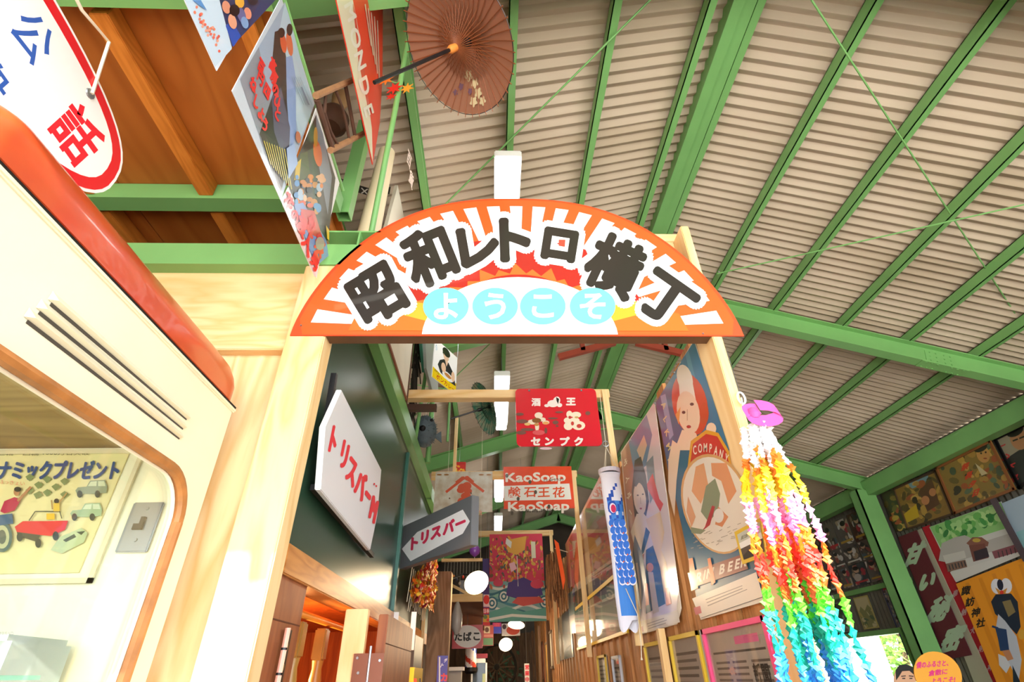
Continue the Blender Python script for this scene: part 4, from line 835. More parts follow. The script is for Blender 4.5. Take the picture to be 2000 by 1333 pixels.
a.ell(1048, 822, 9, 5, '#8a5a30').ell(1030, 829, 6, 3, '#e8c07a').ell(1066, 827, 6, 3, '#e8a868').ell(1048, 830, 5, 3, '#c88a50')
for x_, y_, rx, ry in ((1112, 810, 6, 7), (1125, 811, 10, 6), (1109, 822, 8, 6), (1122, 822, 10, 6), (1110, 833, 9, 8), (1130, 832, 13, 9)): a.ell(x_, y_, rx, ry, CR, 14)
a.ell(1131, 833, 5, 4, '#c04038').ell(1113, 816, 3, 3, '#c04038').ell(1118, 828, 3, 4, '#c04038').ell(1126, 816, 4, 2, '#c8a060')
for x_, y_, rx, ry in ((1015, 810, 8, 3), (1020, 824, 12, 4), (1018, 846, 10, 4), (1085, 826, 6, 4), (1080, 818, 10, 2), (1066, 842, 3, 6), (1148, 808, 5, 4), (1030, 840, 14, 3), (1092, 806, 8, 2), (1088, 833, 3, 2)): a.ell(x_, y_, rx, ry, '#7a5048', 12)
for ch, u in (('セ', 1046), ('ン', 1073), ('プ', 1103), ('ク', 1130)): a.text(ch, (u, 863), (20, 0), (0, -18), WT, bold=1.2)
a.ell(1052, 846, 12, 5, '#dc5a60').ell(1066, 877, 12, 2.5, '#d8b8c0'); a.build(sk, INKE)
for x in (0.24, 0.60): MB().lathe((x, 3.054, 3.09), (0, -1, 0), [(0, 0.008), (0.004, 0.006), (0.007, 0.002)], 10).build('screw', STEEL, sk, smooth=True)
ys = sheet('soy_sign', 'white enamel soy sauce sign with an orange roof crest on the second frame', 'sign', rectY(4.70, -0.555, -0.015, 2.72, 3.10), (0, -1, 0), 0.004, mat('ivory_enamel', '#e3ddd2', 0.3, 0, 0.06, 12, col2='#c9b49c'))
a = Art(PY(4.70), (0, -1, 0)); O_ = '#dc5a3c'
for dx, dy in ((0, 0), (0, 0)): a.line([(871, 962), (908, 933), (945, 961)], 5, O_)
a.line([(890, 943), (904, 932), (912, 938)], 3.5, O_).line([(925, 942), (912, 931), (905, 937)], 3.5, O_)
for x_, y_, rx, ry in ((904, 953, 10, 8), (912, 950, 9, 8), (900, 958, 8, 6), (914, 960, 8, 6), (910, 970, 10, 8), (914, 978, 9, 6), (900, 982, 7, 9), (908, 990, 12, 5)): a.ell(x_, y_, rx, ry, O_, 14)
a.text('醤油', (930, 1002), (22, 0), (0, -10), '#e09a88', 0.02, fit=True).ell(878, 974, 1.5, 1.5, '#7a5a40').ell(920, 964, 1.5, 2, '#7a5a40')
for x_ in (858, 872, 940, 955): a.ell(x_, 928, 5, 1.5, '#a8703c')
a.build(ys, INKE)
ks = sheet('soap_sign', 'orange and white enamel soap sign on the second frame', 'sign', rectY(4.70, 0.09, 0.745, 2.745, 3.145), (0, -1, 0), 0.004, mat('soap_orange', '#ea4a20', 0.3, 0, 0.08, 10))
a = Art(PY(4.70), (0, -1, 0)); a.poly([(984, 950), (1112, 945), (1116, 976), (985, 979)], '#ece6dc')
a.text('KaoSoap', (1046, 935), (116, -2), (0, -22), '#f4e8da', fit=True, bold=0.9).text('KaoSoap', (1052, 992), (118, -2), (0, -22), '#f4e8da', fit=True, bold=0.9)
for ch, u in (('鹸', 1005), ('石', 1035), ('王', 1062), ('花', 1091)): a.text(ch, (u, 962), (25, -1), (0, -22), '#e4552e', 0.02)
a.text('日東特許', (1082, 938), (40, -2), (0, -6), '#3a3430', 0.0, fit=True).text('店商瀬長', (1052, 998), (54, -1), (0, -7), '#3a3430', 0.0, fit=True)
for x_, y_ in ((1046, 962), (1012, 975), (1035, 942), (1072, 990), (990, 930), (1000, 1003)): a.ell(x_, y_, 3, 4, '#5a5044')
a.build(ks, INKE)
# tapestry on the third frame
tq = rectY(7.05, -0.06, 0.645, 2.03, 3.06)
tp = sheet('warrior_tapestry', 'large colourful hanging tapestry of a warrior over blue waves on the third frame', 'tapestry', tq, (0, -1, 0), 0.004, mat('tapestry_cloth', '#c8404e', 0.8))
a = Art(unit(*tq), (0, -1, 0), clip=(0, 0, 1, 1)); random.seed(5)
a.rect(0, 0, 1, 1, '#d8304c').rect(0, .56, 1, .44, '#7fa8a0')
for i in range(7): a.poly([(x/24, .60+i*.06+.03*math.sin(x/24*9+i*1.3)) for x in range(25)] + [(x/24, .63+i*.06+.03*math.sin(x/24*9+i*1.3)) for x in range(24, -1, -1)], ['#e6e0cf', '#2f6a76', '#8fbf9f', '#3f7f88'][i % 4])
for i in range(6):
    for k, r in enumerate((.10, .075, .05, .025)): a.ell(.05+.19*i+.03*math.sin(i*7), .70+.1*math.cos(i*5), r, r*.75, ('#2f6a76', '#e6e0cf')[k % 2], 16)
cs = ['#e08a2c', '#d8a03a', '#c8622c', '#b8452c', '#3f5a58', '#e8b44a', '#d84a5c', '#7a4a2c']
for i in range(330):
    x_, y_ = min(.97, max(.03, random.gauss(.48, .26))), min(.62, max(.05, random.gauss(.34, .14))); a.ell(x_, y_, .008+.04*random.random(), .006+.018*random.random(), random.choice(cs), 8, rot=random.random()*180)
a.poly([(.30, .08), (.46, .06), (.70, .03), (.66, .2), (.5, .26), (.34, .22)], '#e2a13a').poly([(.32, .05), (.42, .10), (.40, .18), (.30, .12)], '#e8e0d4').poly([(.36, .36), (.46, .34), (.50, .42), (.40, .46)], '#f0b0b8')
a.poly([(.34, .58), (.62, .52), (.92, .62), (.96, .72), (.60, .78), (.30, .72)], '#4a2f78').ell(.16, .58, .09, .04, '#d83a52').ell(.86, .60, .12, .05, '#d83a52').poly([(.5, .74), (.9, .74), (.98, .80), (.6, .84), (.4, .80)], '#d04a3c').poly([(.78, .10), (.86, .10), (.86, .3), (.78, .3)], '#d8cfae').poly([(0, .9), (.3, .84), (.6, .9), (1, .86), (1, 1), (0, 1)], '#5fa08c').poly([(0, .96), (.4, .92), (1, .95), (1, .98), (.4, .95), (0, .99)], '#e6e0cf')
a.build(tp)
tube('cord', ROPE, tp, [(0.30, 7.04, 2.78), (0.305, 7.035, 2.42)], 0.006, 6)
# carp streamer hanging at the nearest frame post
kc = thing('carp_streamer', 'blue and white carp streamer hanging beside the nearest frame post', 'streamer', (0.68, 2.97, 1.65))
p0, p1 = at(1190, 922, Y=2.97), at(1228, 1222, Y=2.97)
mb = MB(); n = 24; rows = 40
vs = []; cols = []
BL, BD, KW = lin('#3f86dc'), lin('#1f4fb4'), lin('#e6e6f2')
for i in range(rows+1):
    t = i/rows; c = p0 + (p1-p0)*t; r = 0.056*(1-0.12*t)*(1.0 + 0.06*math.sin(t*9)); r = r*(1.12 if t < 0.04 else 1)
    for j in range(n):
        th = 2*math.pi*j/n; z = c.z
        if i == rows: z -= 0.035*math.sin(th*2.0)
        vs.append((c.x+r*math.cos(th), c.y+0.6*r*math.sin(th), z))
for i in range(rows):
    for j in range(n):
        th = 2*math.pi*(j+.5)/n; t = (i+.5)/rows; front = math.cos(th) > -0.62   # back side white belly to the left
        ph = (math.cos(th)*6 + (i % 4 >= 2)*0.5) % 1
        if t > 0.94: c = KW
        elif not front: c = KW
        elif t < 0.22: c = KW if (t < 0.1 or abs(math.sin(th*2+t*20)) > 0.35) else BD
        elif t < 0.68: c = BL if (int(i/2)+j) % 3 else (KW if i % 4 == 0 else BD)
        else: c = BL
        cols.append(c)
fs = [(i*n+j, i*n+(j+1) % n, (i+1)*n+(j+1) % n, (i+1)*n+j) for i in range(rows) for j in range(n)]
b0 = len(mb.v); mb.v += [V(v) for v in vs]; mb.f += [list(f) for f in fs]; mb.c += cols
CLOTH = print_mat('streamer_cloth', 0.7); mb.build('body', CLOTH, kc, fix=False)
a = Art(PY(2.97-0.0365), (0, -1, 0)); 
a.ell(1196, 992, 9, 13, '#1f4fb4', 18, rot=-10).ell(1197, 993, 6.5, 10, '#e8e4f2', 16, rot=-10).ell(1198, 994, 5, 8, '#d0285c', 14, rot=-10)
for i in range(9):
    for k in range(3):
        x_, y_ = 1192+k*10+i*2.6, 1024+i*14; a.ell(x_+3, y_, 7, 8.5, '#e6e6f2', 12, a0=0, a1=360); a.ell(x_+3, y_-2, 6.2, 7.4, '#2f6fd0', 12)
        if (i+k) % 3 == 0: a.ell(x_+3, y_+4, 1.6, 2, '#e0643c', 8)
a.build(kc, CLOTH, 'scale_print')
MB().lathe(p0+V((0, 0, 0.0)), (0, 0, 1), [(-0.012, 0.066), (0.012, 0.066), (0.012, 0.058), (-0.012, 0.058)], 20).build('mouth_ring', mat('mouth_white', '#d9d4e2', 0.6), kc)
hk = p0 + V((0.0, 0, 0.16))
for th in (0, 2.1, 4.2): tube('string', ROPE, kc, [p0+V((0.055*math.cos(th), 0.035*math.sin(th), 0.01)), hk], 0.002, 5)
tube('string', ROPE, kc, [hk, V((0.72, 3.03, 3.05))], 0.002, 5)
MB().tube([hk+V((0.018*math.cos(t), 0, 0.02+0.018*math.sin(t))) for t in [2*math.pi*i/12 for i in range(13)]], 0.003, 6).build('ring', STEEL, kc, smooth=True)
tube('tail_cord', ROPE, kc, [at(1222, 1150, Y=2.93), at(1245, 1200, Y=2.93), at(1252, 1255, Y=2.93), at(1253, 1285, Y=2.93)], 0.0025, 5)
MB().lathe(at(1253, 1285, Y=2.93), (0, 0, -1), [(0, 0.003), (0.01, 0.006), (0.012, 0.002)], 8).build('tail_knot', ROPE, kc)
# ================================================================== right wall: film posters, banners, paintings
WX = 5.24
_k = [0]
def wpost(name, label, pts, col, t=0.006, cat='poster', group=None, gloss=True):
    _k[0] += 1; xx = WX - 0.018*(_k[0] % 4)
    o = sheet(name, label, cat, [at(*p, X=xx) for p in pts], (-1, 0, 0), t, mat(name+'_base', col, 0.35 if gloss else 0.8), group)
    return o, Art(PX(xx), (-1, 0, 0))
def blobs(a, quad, n, cs, s0, s1, seed):
    random.seed(seed); tl, tr, br, bl = quad
    for i in range(n):
        x, y = 0.06+0.88*random.random(), 0.06+0.88*random.random()
        u = (tl[0]*(1-x)+tr[0]*x)*(1-y)+(bl[0]*(1-x)+br[0]*x)*y; v = (tl[1]*(1-x)+tr[1]*x)*(1-y)+(bl[1]*(1-x)+br[1]*x)*y
        a.ell(u, v, s0+(s1-s0)*random.random(), (s0+(s1-s0)*random.random())*1.3, random.choice(cs), 9, rot=random.random()*180)
    random.seed(seed+50)
FILM = ['#8a6a2c', '#a8803a', '#5a4a24', '#b8923e', '#6a5a2c', '#a0522c', '#3a3420', '#c49a4c']
q = [(1721, 966), (1745, 956), (1772, 1035), (1750, 1040)]
o, a = wpost('film_poster_strip', 'narrow framed film poster between the green column and the wider ones', q, '#3d3a24'); blobs(a, q, 22, FILM+['#a8442c'], 3, 6, 21); a.build(o, INKG)
q = [(1745, 955), (1827, 919), (1863, 1006), (1772, 1036)]
o, a = wpost('film_poster_gold', 'golden brown film poster of a crowd under the right eave beam', q, '#8d6c30'); a.poly([(1770, 946), (1812, 928), (1815, 940), (1782, 955)], '#7a9aa0'); blobs(a, q, 60, FILM, 3, 8, 22)
a.poly([(1766, 1005), (1790, 985), (1796, 1010), (1772, 1022)], '#c8a422').poly([(1795, 960), (1820, 935), (1836, 985), (1812, 1000)], '#5a3a22').ell(1808, 978, 8, 9, '#c08050').ell(1822, 962, 7, 8, '#b87a4c'); a.build(o, INKG)
frame([at(*p, X=WX-0.018*(_k[0] % 4)) for p in q], (-1, 0, 0), 0.02, 0.012, mat('dark_wood_frame', '#4a3420', 0.4), o)
q = [(1828, 914), (1935, 860), (1985, 957), (1866, 1005)]
o, a = wpost('film_poster_cast', 'film poster in a brown frame with a large face above red lettering', q, '#8a7034'); blobs(a, q, 70, FILM+['#5a6a4c', '#46523a'], 3, 8, 23)
a.ell(1921, 888, 13, 17, '#c08a4a', 16, rot=-20).ell(1916, 875, 14, 8, '#2c261c', 14, rot=-25).ell(1917, 886, 2, 2, '#2c261c', 8).ell(1926, 884, 2, 2, '#2c261c', 8).ell(1925, 896, 4, 1.5, '#8a3c28', 8)
a.poly([(1905, 905), (1930, 925), (1918, 930)], '#c8b88a')
for k, ch in enumerate('祭長夕日'): a.text(ch, (1886+k*7, 912+k*17), (15, -6), (5, -15), '#c8401f', bold=0.8)
a.build(o, INKG); frame([at(*p, X=WX-0.018*(_k[0] % 4)) for p in q], (-1, 0, 0), 0.025, 0.014, mat('brown_wood_frame', '#8a5228', 0.4), o)
q = [(1941, 857), (2010, 822), (2052, 915), (1992, 957)]
o, a = wpost('film_poster_dark', 'dark film poster of a person in glasses at the right edge', q, '#9a937c'); a.poly([(1960, 900), (1990, 880), (2015, 872), (2052, 915), (1992, 957)], '#242a26').ell(1990, 858, 17, 22, '#b8825a', 18, rot=-20).ell(1982, 842, 18, 11, '#1f1c1a', 14, rot=-25).line([(1978, 862), (1988, 858)], 3, '#1f1c1a').line([(1991, 857), (2001, 853)], 3, '#1f1c1a')
for k, ch in enumerate('一心不乱'): a.text(ch, (1956+k*9, 872+k*21), (16, -7), (5, -15), '#c03c3c', bold=0.8)
a.build(o, INKG); frame([at(*p, X=WX-0.018*(_k[0] % 4)) for p in q], (-1, 0, 0), 0.03, 0.014, BLK, o)
# shrine painting
q = [(1815, 1030), (1955, 980), (1999, 1082), (1868, 1138)]
o, a = wpost('shrine_painting', 'watercolour painting of a grey roofed shrine under green trees', q, '#d2d2cc', gloss=False, cat='painting')
a.poly([(1816, 1030), (1954, 981), (1974, 1030), (1838, 1072)], '#8fc878'); blobs(a, [(1820, 1032), (1950, 988), (1964, 1020), (1834, 1064)], 70, ['#4a9c4c', '#6cb85c', '#a8d88c', '#3a8440', '#b4dc90'], 3, 8, 31)
a.poly([(1840, 1062), (1866, 1050), (1885, 1046), (1894, 1050), (1912, 1062), (1980, 1040), (1992, 1062), (1940, 1078), (1855, 1100), (1834, 1096)], '#b8b4ae')
a.poly([(1842, 1086), (1884, 1076), (1888, 1090), (1848, 1102)], '#cfccc4').poly([(1888, 1062), (1900, 1050), (1918, 1050), (1932, 1060), (1930, 1068), (1900, 1070)], '#8a5a4c').poly([(1893, 1066), (1924, 1062), (1932, 1090), (1902, 1098)], '#7a4a40').poly([(1902, 1078), (1928, 1070), (1933, 1088), (1906, 1096)], '#3a3038').poly([(1938, 1078), (1984, 1064), (1992, 1078), (1944, 1092)], '#8a5058').poly([(1848, 1102), (1886, 1094), (1890, 1108), (1852, 1118)], '#8a6a5c').ell(1908, 1056, 8, 4, '#c8a848')
for k in range(6): a.line([(1854+k*6, 1104-k*1.5), (1857+k*6, 1114-k*1.5)], 2, '#2c3440')
for k in range(5): a.line([(1950+k*8, 1078-k*2), (1953+k*8, 1090-k*2)], 2, '#40383c')
a.poly([(1856, 1118), (1996, 1078), (1999, 1084), (1868, 1138)], '#d8d6d0'); a.build(o)
q = [(1956, 984), (2020, 958), (2050, 1060), (1998, 1080)]
o, a = wpost('pale_painting', 'pale blue painted sheet beside the shrine painting', q, '#a8bccc', gloss=False, cat='painting'); a.poly([(1985, 1040), (2030, 1024), (2045, 1060), (1998, 1079)], '#8fc0c4'); a.build(o)
st = one(MB().box(5.15, 5.16, 5.05, 5.12, 2.3, 2.9), 'photo_strip', mat('dark_strip', '#4a3a40', 0.3), 'dark strip of photos between the two painted sheets', 'strip')
# orange banner with bird masked dancer
q = [(1867, 1141), (2012, 1085), (2100, 1333), (1950, 1345)]
o, a = wpost('festival_banner', 'orange festival banner showing a dancer in a bird mask with white robes', [(1867, 1141), (2012, 1085), (2130, 1360), (1962, 1372)], '#ee9a22', gloss=False, cat='banner')
for k in range(5): a.poly([(1885+k*26, 1140-k*9), (1892+k*26, 1138-k*9), (1985+k*26, 1350), (1972+k*26, 1350)], '#e08c1c')
for ch, u, v in (('諏', 1887, 1154), ('訪', 1895, 1176), ('神', 1906, 1197), ('社', 1916, 1217)): a.text(ch, (u, v), (18, -4), (3, -19), '#231a14', bold=0.6)
a.ell(1947, 1146, 11, 15, '#e9eaf0', 16, rot=-10).ell(1966, 1145, 11, 15, '#e9eaf0', 16, rot=-10).ell(1954, 1143, 6, 11, '#1a2038', 14, rot=-10).poly([(1944, 1148), (1956, 1156), (1968, 1149), (1964, 1160), (1950, 1160)], '#d89438').ell(1957, 1158, 4, 4.5, '#e03c2c', 10)
a.poly([(1936, 1176), (1945, 1162), (1975, 1160), (1988, 1176), (1994, 1225), (1986, 1240), (1962, 1215), (1944, 1200)], '#1c2a3c').poly([(1958, 1176), (1974, 1172), (1984, 1196), (1970, 1206)], '#8a7a50')
a.poly([(1950, 1200), (1964, 1214), (1986, 1244), (1996, 1290), (1990, 1333), (1968, 1290), (1946, 1225)], '#c4cad4').poly([(1944, 1226), (1966, 1230), (1972, 1274), (1954, 1272), (1950, 1250)], '#23406a').poly([(1958, 1272), (1972, 1270), (1980, 1288), (1968, 1292)], '#c88a60').poly([(1950, 1278), (1964, 1284), (1974, 1300), (1966, 1316), (1952, 1300)], '#dadce0').poly([(1978, 1300), (1992, 1330), (1998, 1350), (1980, 1350)], '#1c3040').ell(1996, 1240, 7, 10, '#e0a83c').line([(1938, 1224), (1950, 1228)], 4, '#23406a')
a.build(o, INK)
# red strip banner, pale strip, maroon banner
q = [(1801, 1031), (1815, 1026), (1990, 1400), (1960, 1400)]
o, a = wpost('red_strip_banner', 'narrow red banner with pale characters behind the orange one', q, '#b8202c', gloss=False, cat='banner')
for k, ch in enumerate('奉納大明神御祭'): a.text(ch, (1866+k*17, 1160+k*36), (11, -4), (4, -16), '#c8a0a0', bold=0.4)
a.build(o)
q = [(1788, 1038), (1799, 1033), (1960, 1380), (1920, 1380)]
o, a = wpost('pale_strip', 'pale undyed cloth strip between the maroon and red banners', q, '#aaa48c', gloss=False, cat='cloth')
q = [(1754, 1050), (1790, 1036), (1898, 1280), (1846, 1290)]
o, a = wpost('maroon_banner', 'maroon cloth banner with four large pale green characters beside the column', q, '#5c1824', gloss=False, cat='banner')
for ch, u, v, s_ in (('甘', 1787, 1082, 1.0), ('い', 1812, 1136, .9), ('秘', 1836, 1190, 1.15), ('密', 1862, 1248, 1.15)): a.text(ch, (u, v), (36*s_, -11*s_), (19*s_, -47*s_), '#a9bca0', bold=2.6)
a.build(o)
# grid of glossy flyers beyond the column
random.seed(41)
ROWN = ('top', 'middle', 'bottom'); ORD = ('first', 'second', 'third', 'fourth', 'fifth', 'sixth', 'seventh', 'eighth')
for r, (z0, z1) in enumerate(((2.99, 3.37), (2.74, 2.985), (2.46, 2.735))):
    y = 6.92
    for c in range(8):
        w = 0.27 + 0.05*((r*3+c) % 3); q = rectX(WX, y, y+w, z0, z1, -1); y += w+0.012
        o = sheet('film_flyer', 'glossy film flyer in the %s row of the grid, %s from the green column' % (ROWN[r], ORD[c]), 'flyer', q, (-1, 0, 0), 0.004, mat('flyer%d%d' % (r, c), random.choice(['#5a4a48', '#6a6460', '#4a4c50', '#706860', '#584038']), 0.2), 'film flyers in a grid on the right wall')
        a = Art(unit(*q), (-1, 0, 0), clip=(0.04, 0.04, 0.96, 0.96))
        for k in range(14): a.ell(random.random(), random.random(), .06+.2*random.random(), .05+.14*random.random(), random.choice(['#b8aca4', '#3a3430', '#8a4a40', '#7a6a58', '#d0ccc8', '#4a5a66', '#2c2a2c', '#a89078', '#a83c48']), 9, rot=random.random()*180)
        hx_ = .3+.4*random.random(); a.ell(hx_, .28, .16, .13, '#c8a488', 12).ell(hx_, .2, .18, .1, '#241e1c', 12).rect(.1, .8, .8, .08, random.choice(['#c03a3c', '#d8d4cc', '#b8923e']))
        a.build(o, INKG)
        if r == 0 and c == 1: pass
# lower prints
for nm, lab, Ya, Yb, z0, z1, cs in (('landscape_print', 'faded yellow landscape print under the green girt, nearer the column', 7.72, 8.05, 1.93, 2.33, ['#b8a868', '#8a8a5c', '#5a6a50', '#c8bc90', '#6a6448']), ('landscape_print', 'grey landscape print under the girt, further from the column', 8.3, 8.62, 1.93, 2.32, ['#8a9088', '#5a6460', '#a8aca0', '#4a4c40'])):
    q = rectX(WX, Ya, Yb, z0, z1, -1); o = sheet(nm, lab, 'print', q, (-1, 0, 0), 0.01, mat('%s%d' % (nm, int(Ya*10)), cs[0], 0.4), 'landscape prints')
    a = Art(unit(*q), (-1, 0, 0), clip=(.05, .04, .95, .96)); random.seed(int(Ya*10))
    a.rect(.05, .04, .9, .4, cs[3]).poly([(.05, .5), (.3, .3), (.5, .45), (.8, .28), (.95, .4), (.95, .96), (.05, .96)], cs[1])
    for k in range(24): a.ell(random.random(), .5+.45*random.random(), .05+.12*random.random(), .03+.06*random.random(), random.choice(cs), 9, rot=random.random()*60)
    a.build(o, INKG)
q = rectX(WX-0.02, 7.02, 7.35, 1.60, 2.40, -1)
o = sheet('photo_board', 'blue edged festival photo board hanging by the green column', 'board', q, (-1, 0, 0), 0.012, mat('navy_board', '#27306a', 0.4))
a = Art(unit(*q), (-1, 0, 0), clip=(.06, .02, .97, .98)); random.seed(61); a.rect(.06, .02, .91, .06, '#b03848').rect(.06, .08, .91, .78, '#6a6a70').rect(.06, .86, .91, .12, '#b0482a')
for k in range(110): a.ell(.1+.85*random.random(), .1+.72*random.random(), .03+.07*random.random(), .012+.03*random.random(), random.choice(['#2a2a30', '#b8a898', '#8a5a48', '#7a8898', '#40445a', '#c8c0b8', '#5a4a40']), 8)
a.build(o, INKG)
nt_ = one(MB().box(5.19, 5.198, 8.45, 8.62, 2.36, 2.42), 'name_tag', WHITE, 'small white tag on the green girt', 'tag')
# cardboard cut-out with an orange speech bubble
so = thing('cutout_standee', 'cardboard cut-out of a dark haired person with an orange speech bubble', 'standee', (3.7, 5.2, 0))
pf = PY(5.2)
def oval2(u, v, ru, rv, n=28): return [(u+ru*math.cos(2*math.pi*i/n), v+rv*math.sin(2*math.pi*i/n)) for i in range(n)]
CARD = mat('card_orange', '#f2a83a', 0.5)
bub = MB().slab([pf(1832+47*math.cos(t)*(1.0), 1318+44*math.sin(t)+8*math.cos(t)) for t in [2*math.pi*i/32 for i in range(32)]], (0, -1, 0), 0.006).build('speech_bubble', CARD, so)
a = Art(PY(5.2), (0, -1, 0)); 
a.text('僕のふるさと、', (1821, 1298), (62, -5), (1, -12), '#e0357c', fit=True, bold=0.5).text('倉敷に', (1832, 1314), (36, -4), (1, -11), '#e0357c', fit=True, bold=0.5).text('ようこそ!', (1842, 1330), (46, -4), (1, -11), '#e0357c', fit=True, bold=0.5); a.build(bub)
head = MB().slab([PY(5.21)(1768+22*math.cos(t), 1328+29*math.sin(t)) for t in [2*math.pi*i/28 for i in range(28)]], (0, -1, 0), 0.006).build('head_card', mat('card_skin', '#d2a07c', 0.5), so)
a = Art(PY(5.21), (0, -1, 0)); a.poly([(1750, 1330), (1749, 1310), (1756, 1300), (1770, 1298), (1784, 1304), (1790, 1318), (1784, 1318), (1776, 1311), (1762, 1312), (1756, 1322)], '#1c1714').line([(1760, 1322), (1769, 1321)], 2, '#2c201a').line([(1775, 1321), (1784, 1322)], 2, '#2c201a').line([(1762, 1326), (1768, 1326)], 2.2, '#2c201a').line([(1776, 1326), (1782, 1326)], 2.2, '#2c201a'); a.build(head)
sh = [pf(1768+k, 1350) for k in (0,)][0]
MB().slab([(3.45, 5.215, 0), (3.85, 5.215, 0), (3.82, 5.215, 1.15), (3.72, 5.215, 1.26), (3.58, 5.215, 1.26), (3.48, 5.215, 1.15)], (0, -1, 0), 0.006).build('body_card', mat('card_blue', '#3c5a94', 0.5), so)
MB().bar((3.62, 5.23, 0), (3.62, 5.23, 1.3), 0.03, 0.02, (0, 1, 0)).build('prop', PINE_Z, so); MB().bar((3.64, 5.235, 1.25), (3.95, 5.235, 1.36), 0.02, 0.02, (0, 1, 0)).build('prop', PINE_Z, so)
# ================================================================== things hung at the upper left
PXL = -0.658
LAMF = glassmat('laminate', (0.99, 0.99, 0.99), 0.015, 0.12)
def lam_poster(name, label, Ya, Yb, z0, z1, base, curl=0.02):
    """laminated sheet hanging in the plane X, bowed a little; returns thing and art"""
    t = sheet(name, label, 'poster', rectX(PXL, Ya, Yb, z0, z1, 1), (1, 0, 0), 0.002, mat(name+'_base', base, 0.4))
    MB().slab(rectX(PXL+0.006, Ya-0.004, Yb+0.004, z0-0.012, z1+0.012, 1), (1, 0, 0), 0.001).build('laminate_film', LAMF, t)
    for y in (Ya+0.04, Yb-0.04): tube('hanging_wire', STEEL, t, [(PXL, y, z1), (-0.67, y, 3.262)], 0.0015, 5)
    return t, Art(PX(PXL), (1, 0, 0))
t1, a = lam_poster('festival_poster', 'pale blue laminated poster with red lettering and figures, nearest the booth', 0.30, 0.655, 2.662, 3.16, '#dfe8f2')
a.poly([(360, 0), (362, -60), (470, -60), (452, 96), (420, 130)], '#cfe2f2').poly([(428, 0), (455, -80), (640, -60), (545, -8), (452, 92)], '#2a3a66').poly([(440, 50), (452, 40), (470, 70), (455, 92)], '#2456b8')
random.seed(71)
for k in range(34): u = 378+52*random.random(); v = 4+ (u-378)*1.35 + 30*random.random(); a.ell(u, min(v, 118), 2.6, 3, random.choice(['#f08868', '#f4a890', '#ee6a58']), 8)
a.poly([(374, 0), (390, 0), (402, 20), (392, 14)], '#5a94d0')
for u, v, ru, rv, c in ((440, 14, 8, 13, '#e89a7c'), (452, 42, 8, 15, '#f0a888'), (482, 26, 7, 12, '#f0987c'), (466, 4, 9, 12, '#f0b040'), (470, 30, 8, 16, '#6a6a9c'), (476, 44, 7, 12, '#84a8d8'), (456, 20, 10, 12, '#1c1a20'), (492, 0, 10, 10, '#1f2230')): a.ell(u, v, ru, rv, c, 14, rot=-15)
a.build(t1, INKG)
t2, a = lam_poster('sea_film_poster', 'laminated film poster of two figures against a grey blue sea with red lettering', 0.72, 1.068, 2.69, 3.215, '#c4ccd4')
a.poly([(468, 155), (556, 4), (612, 208), (548, 390)], '#9db0c4').poly([(468, 155), (505, 92), (540, 250), (548, 388)], '#8d939c').poly([(556, 4), (564, 30), (612, 208), (585, 275), (560, 130), (545, 60)], '#b8d0dc')
a.poly([(536, 62), (548, 58), (560, 120), (566, 210), (560, 290), (546, 330), (520, 290), (506, 262), (534, 180), (532, 110)], '#33322e').poly([(558, 112), (570, 108), (577, 150), (578, 260), (568, 300), (560, 200)], '#8aa4d0').ell(553, 84, 6, 20, '#d86038', 14, rot=-8).ell(565, 86, 6, 24, '#d8744c', 14, rot=-8).ell(549, 64, 7, 10, '#26241f', 12).ell(565, 58, 6, 12, '#3c3a34', 12)
a.poly([(530, 190), (548, 170), (566, 250), (562, 330), (540, 330)], '#5a5c70').poly([(508, 265), (530, 244), (560, 330), (546, 384)], '#2e2c24')
for ch, u, v in (('高', 532, 128), ('原', 534, 152), ('の', 537, 176), ('ひ', 540, 198), ('と', 541, 222), ('百', 508, 130), ('円', 507, 152), ('四', 519, 178), ('ね', 492, 165), ('し', 498, 200), ('よ', 507, 222), ('う', 514, 244)): a.text(ch, (u, v), (11, 20), (7, -24), '#ea2c2c', bold=1.0)
for k in range(9): a.line([(512+k*5, 275+k*2), (526+k*5, 322+k*6)], 1.8, '#b8a820')
for k in range(5): a.line([(566+k*4, 150), (590+k*4, 205)], 0.8, '#7a94a0')
a.ell(579, 268, 5, 12, '#b8704c', 12, rot=-8).poly([(556, 290), (572, 280), (578, 320), (560, 350)], '#8fa8cc').line([(585, 170), (600, 205)], 1.5, '#5a5a7c'); a.build(t2, INKG)
t3, a = lam_poster('crowd_film_poster', 'laminated film poster of a colourful crowd with large red characters along its lower edge', 1.085, 1.425, 2.69, 3.215, '#eceae8')
a.poly([(560, 355), (617, 224), (655, 348), (640, 470), (600, 470)], '#3c4038').poly([(617, 224), (630, 260), (648, 345), (640, 420), (618, 300)], '#8a96a0').poly([(548, 392), (562, 365), (626, 500), (618, 544)], '#f0ecec')
a.poly([(586, 300), (600, 296), (606, 350), (592, 368), (580, 350)], '#4a5a2c').poly([(578, 320), (588, 310), (584, 350), (574, 352)], '#d8b838').ell(620, 300, 8, 26, '#e06a28', 16, rot=-8).ell(616, 268, 4, 20, '#d8a02c', 12)
random.seed(77)
for k in range(46): a.ell(575+random.random()*56, 345+random.random()*66, 3+4*random.random(), 4+6*random.random(), random.choice(['#e08a3c', '#5a94c8', '#d8603c', '#e8b88c', '#2c3440', '#a8c0d4', '#c8823c', '#48607c']), 9)
a.poly([(572, 400), (590, 396), (636, 470), (640, 500), (616, 520), (596, 470)], '#7a94c8').poly([(585, 408), (612, 412), (630, 470), (600, 455)], '#c83a34')
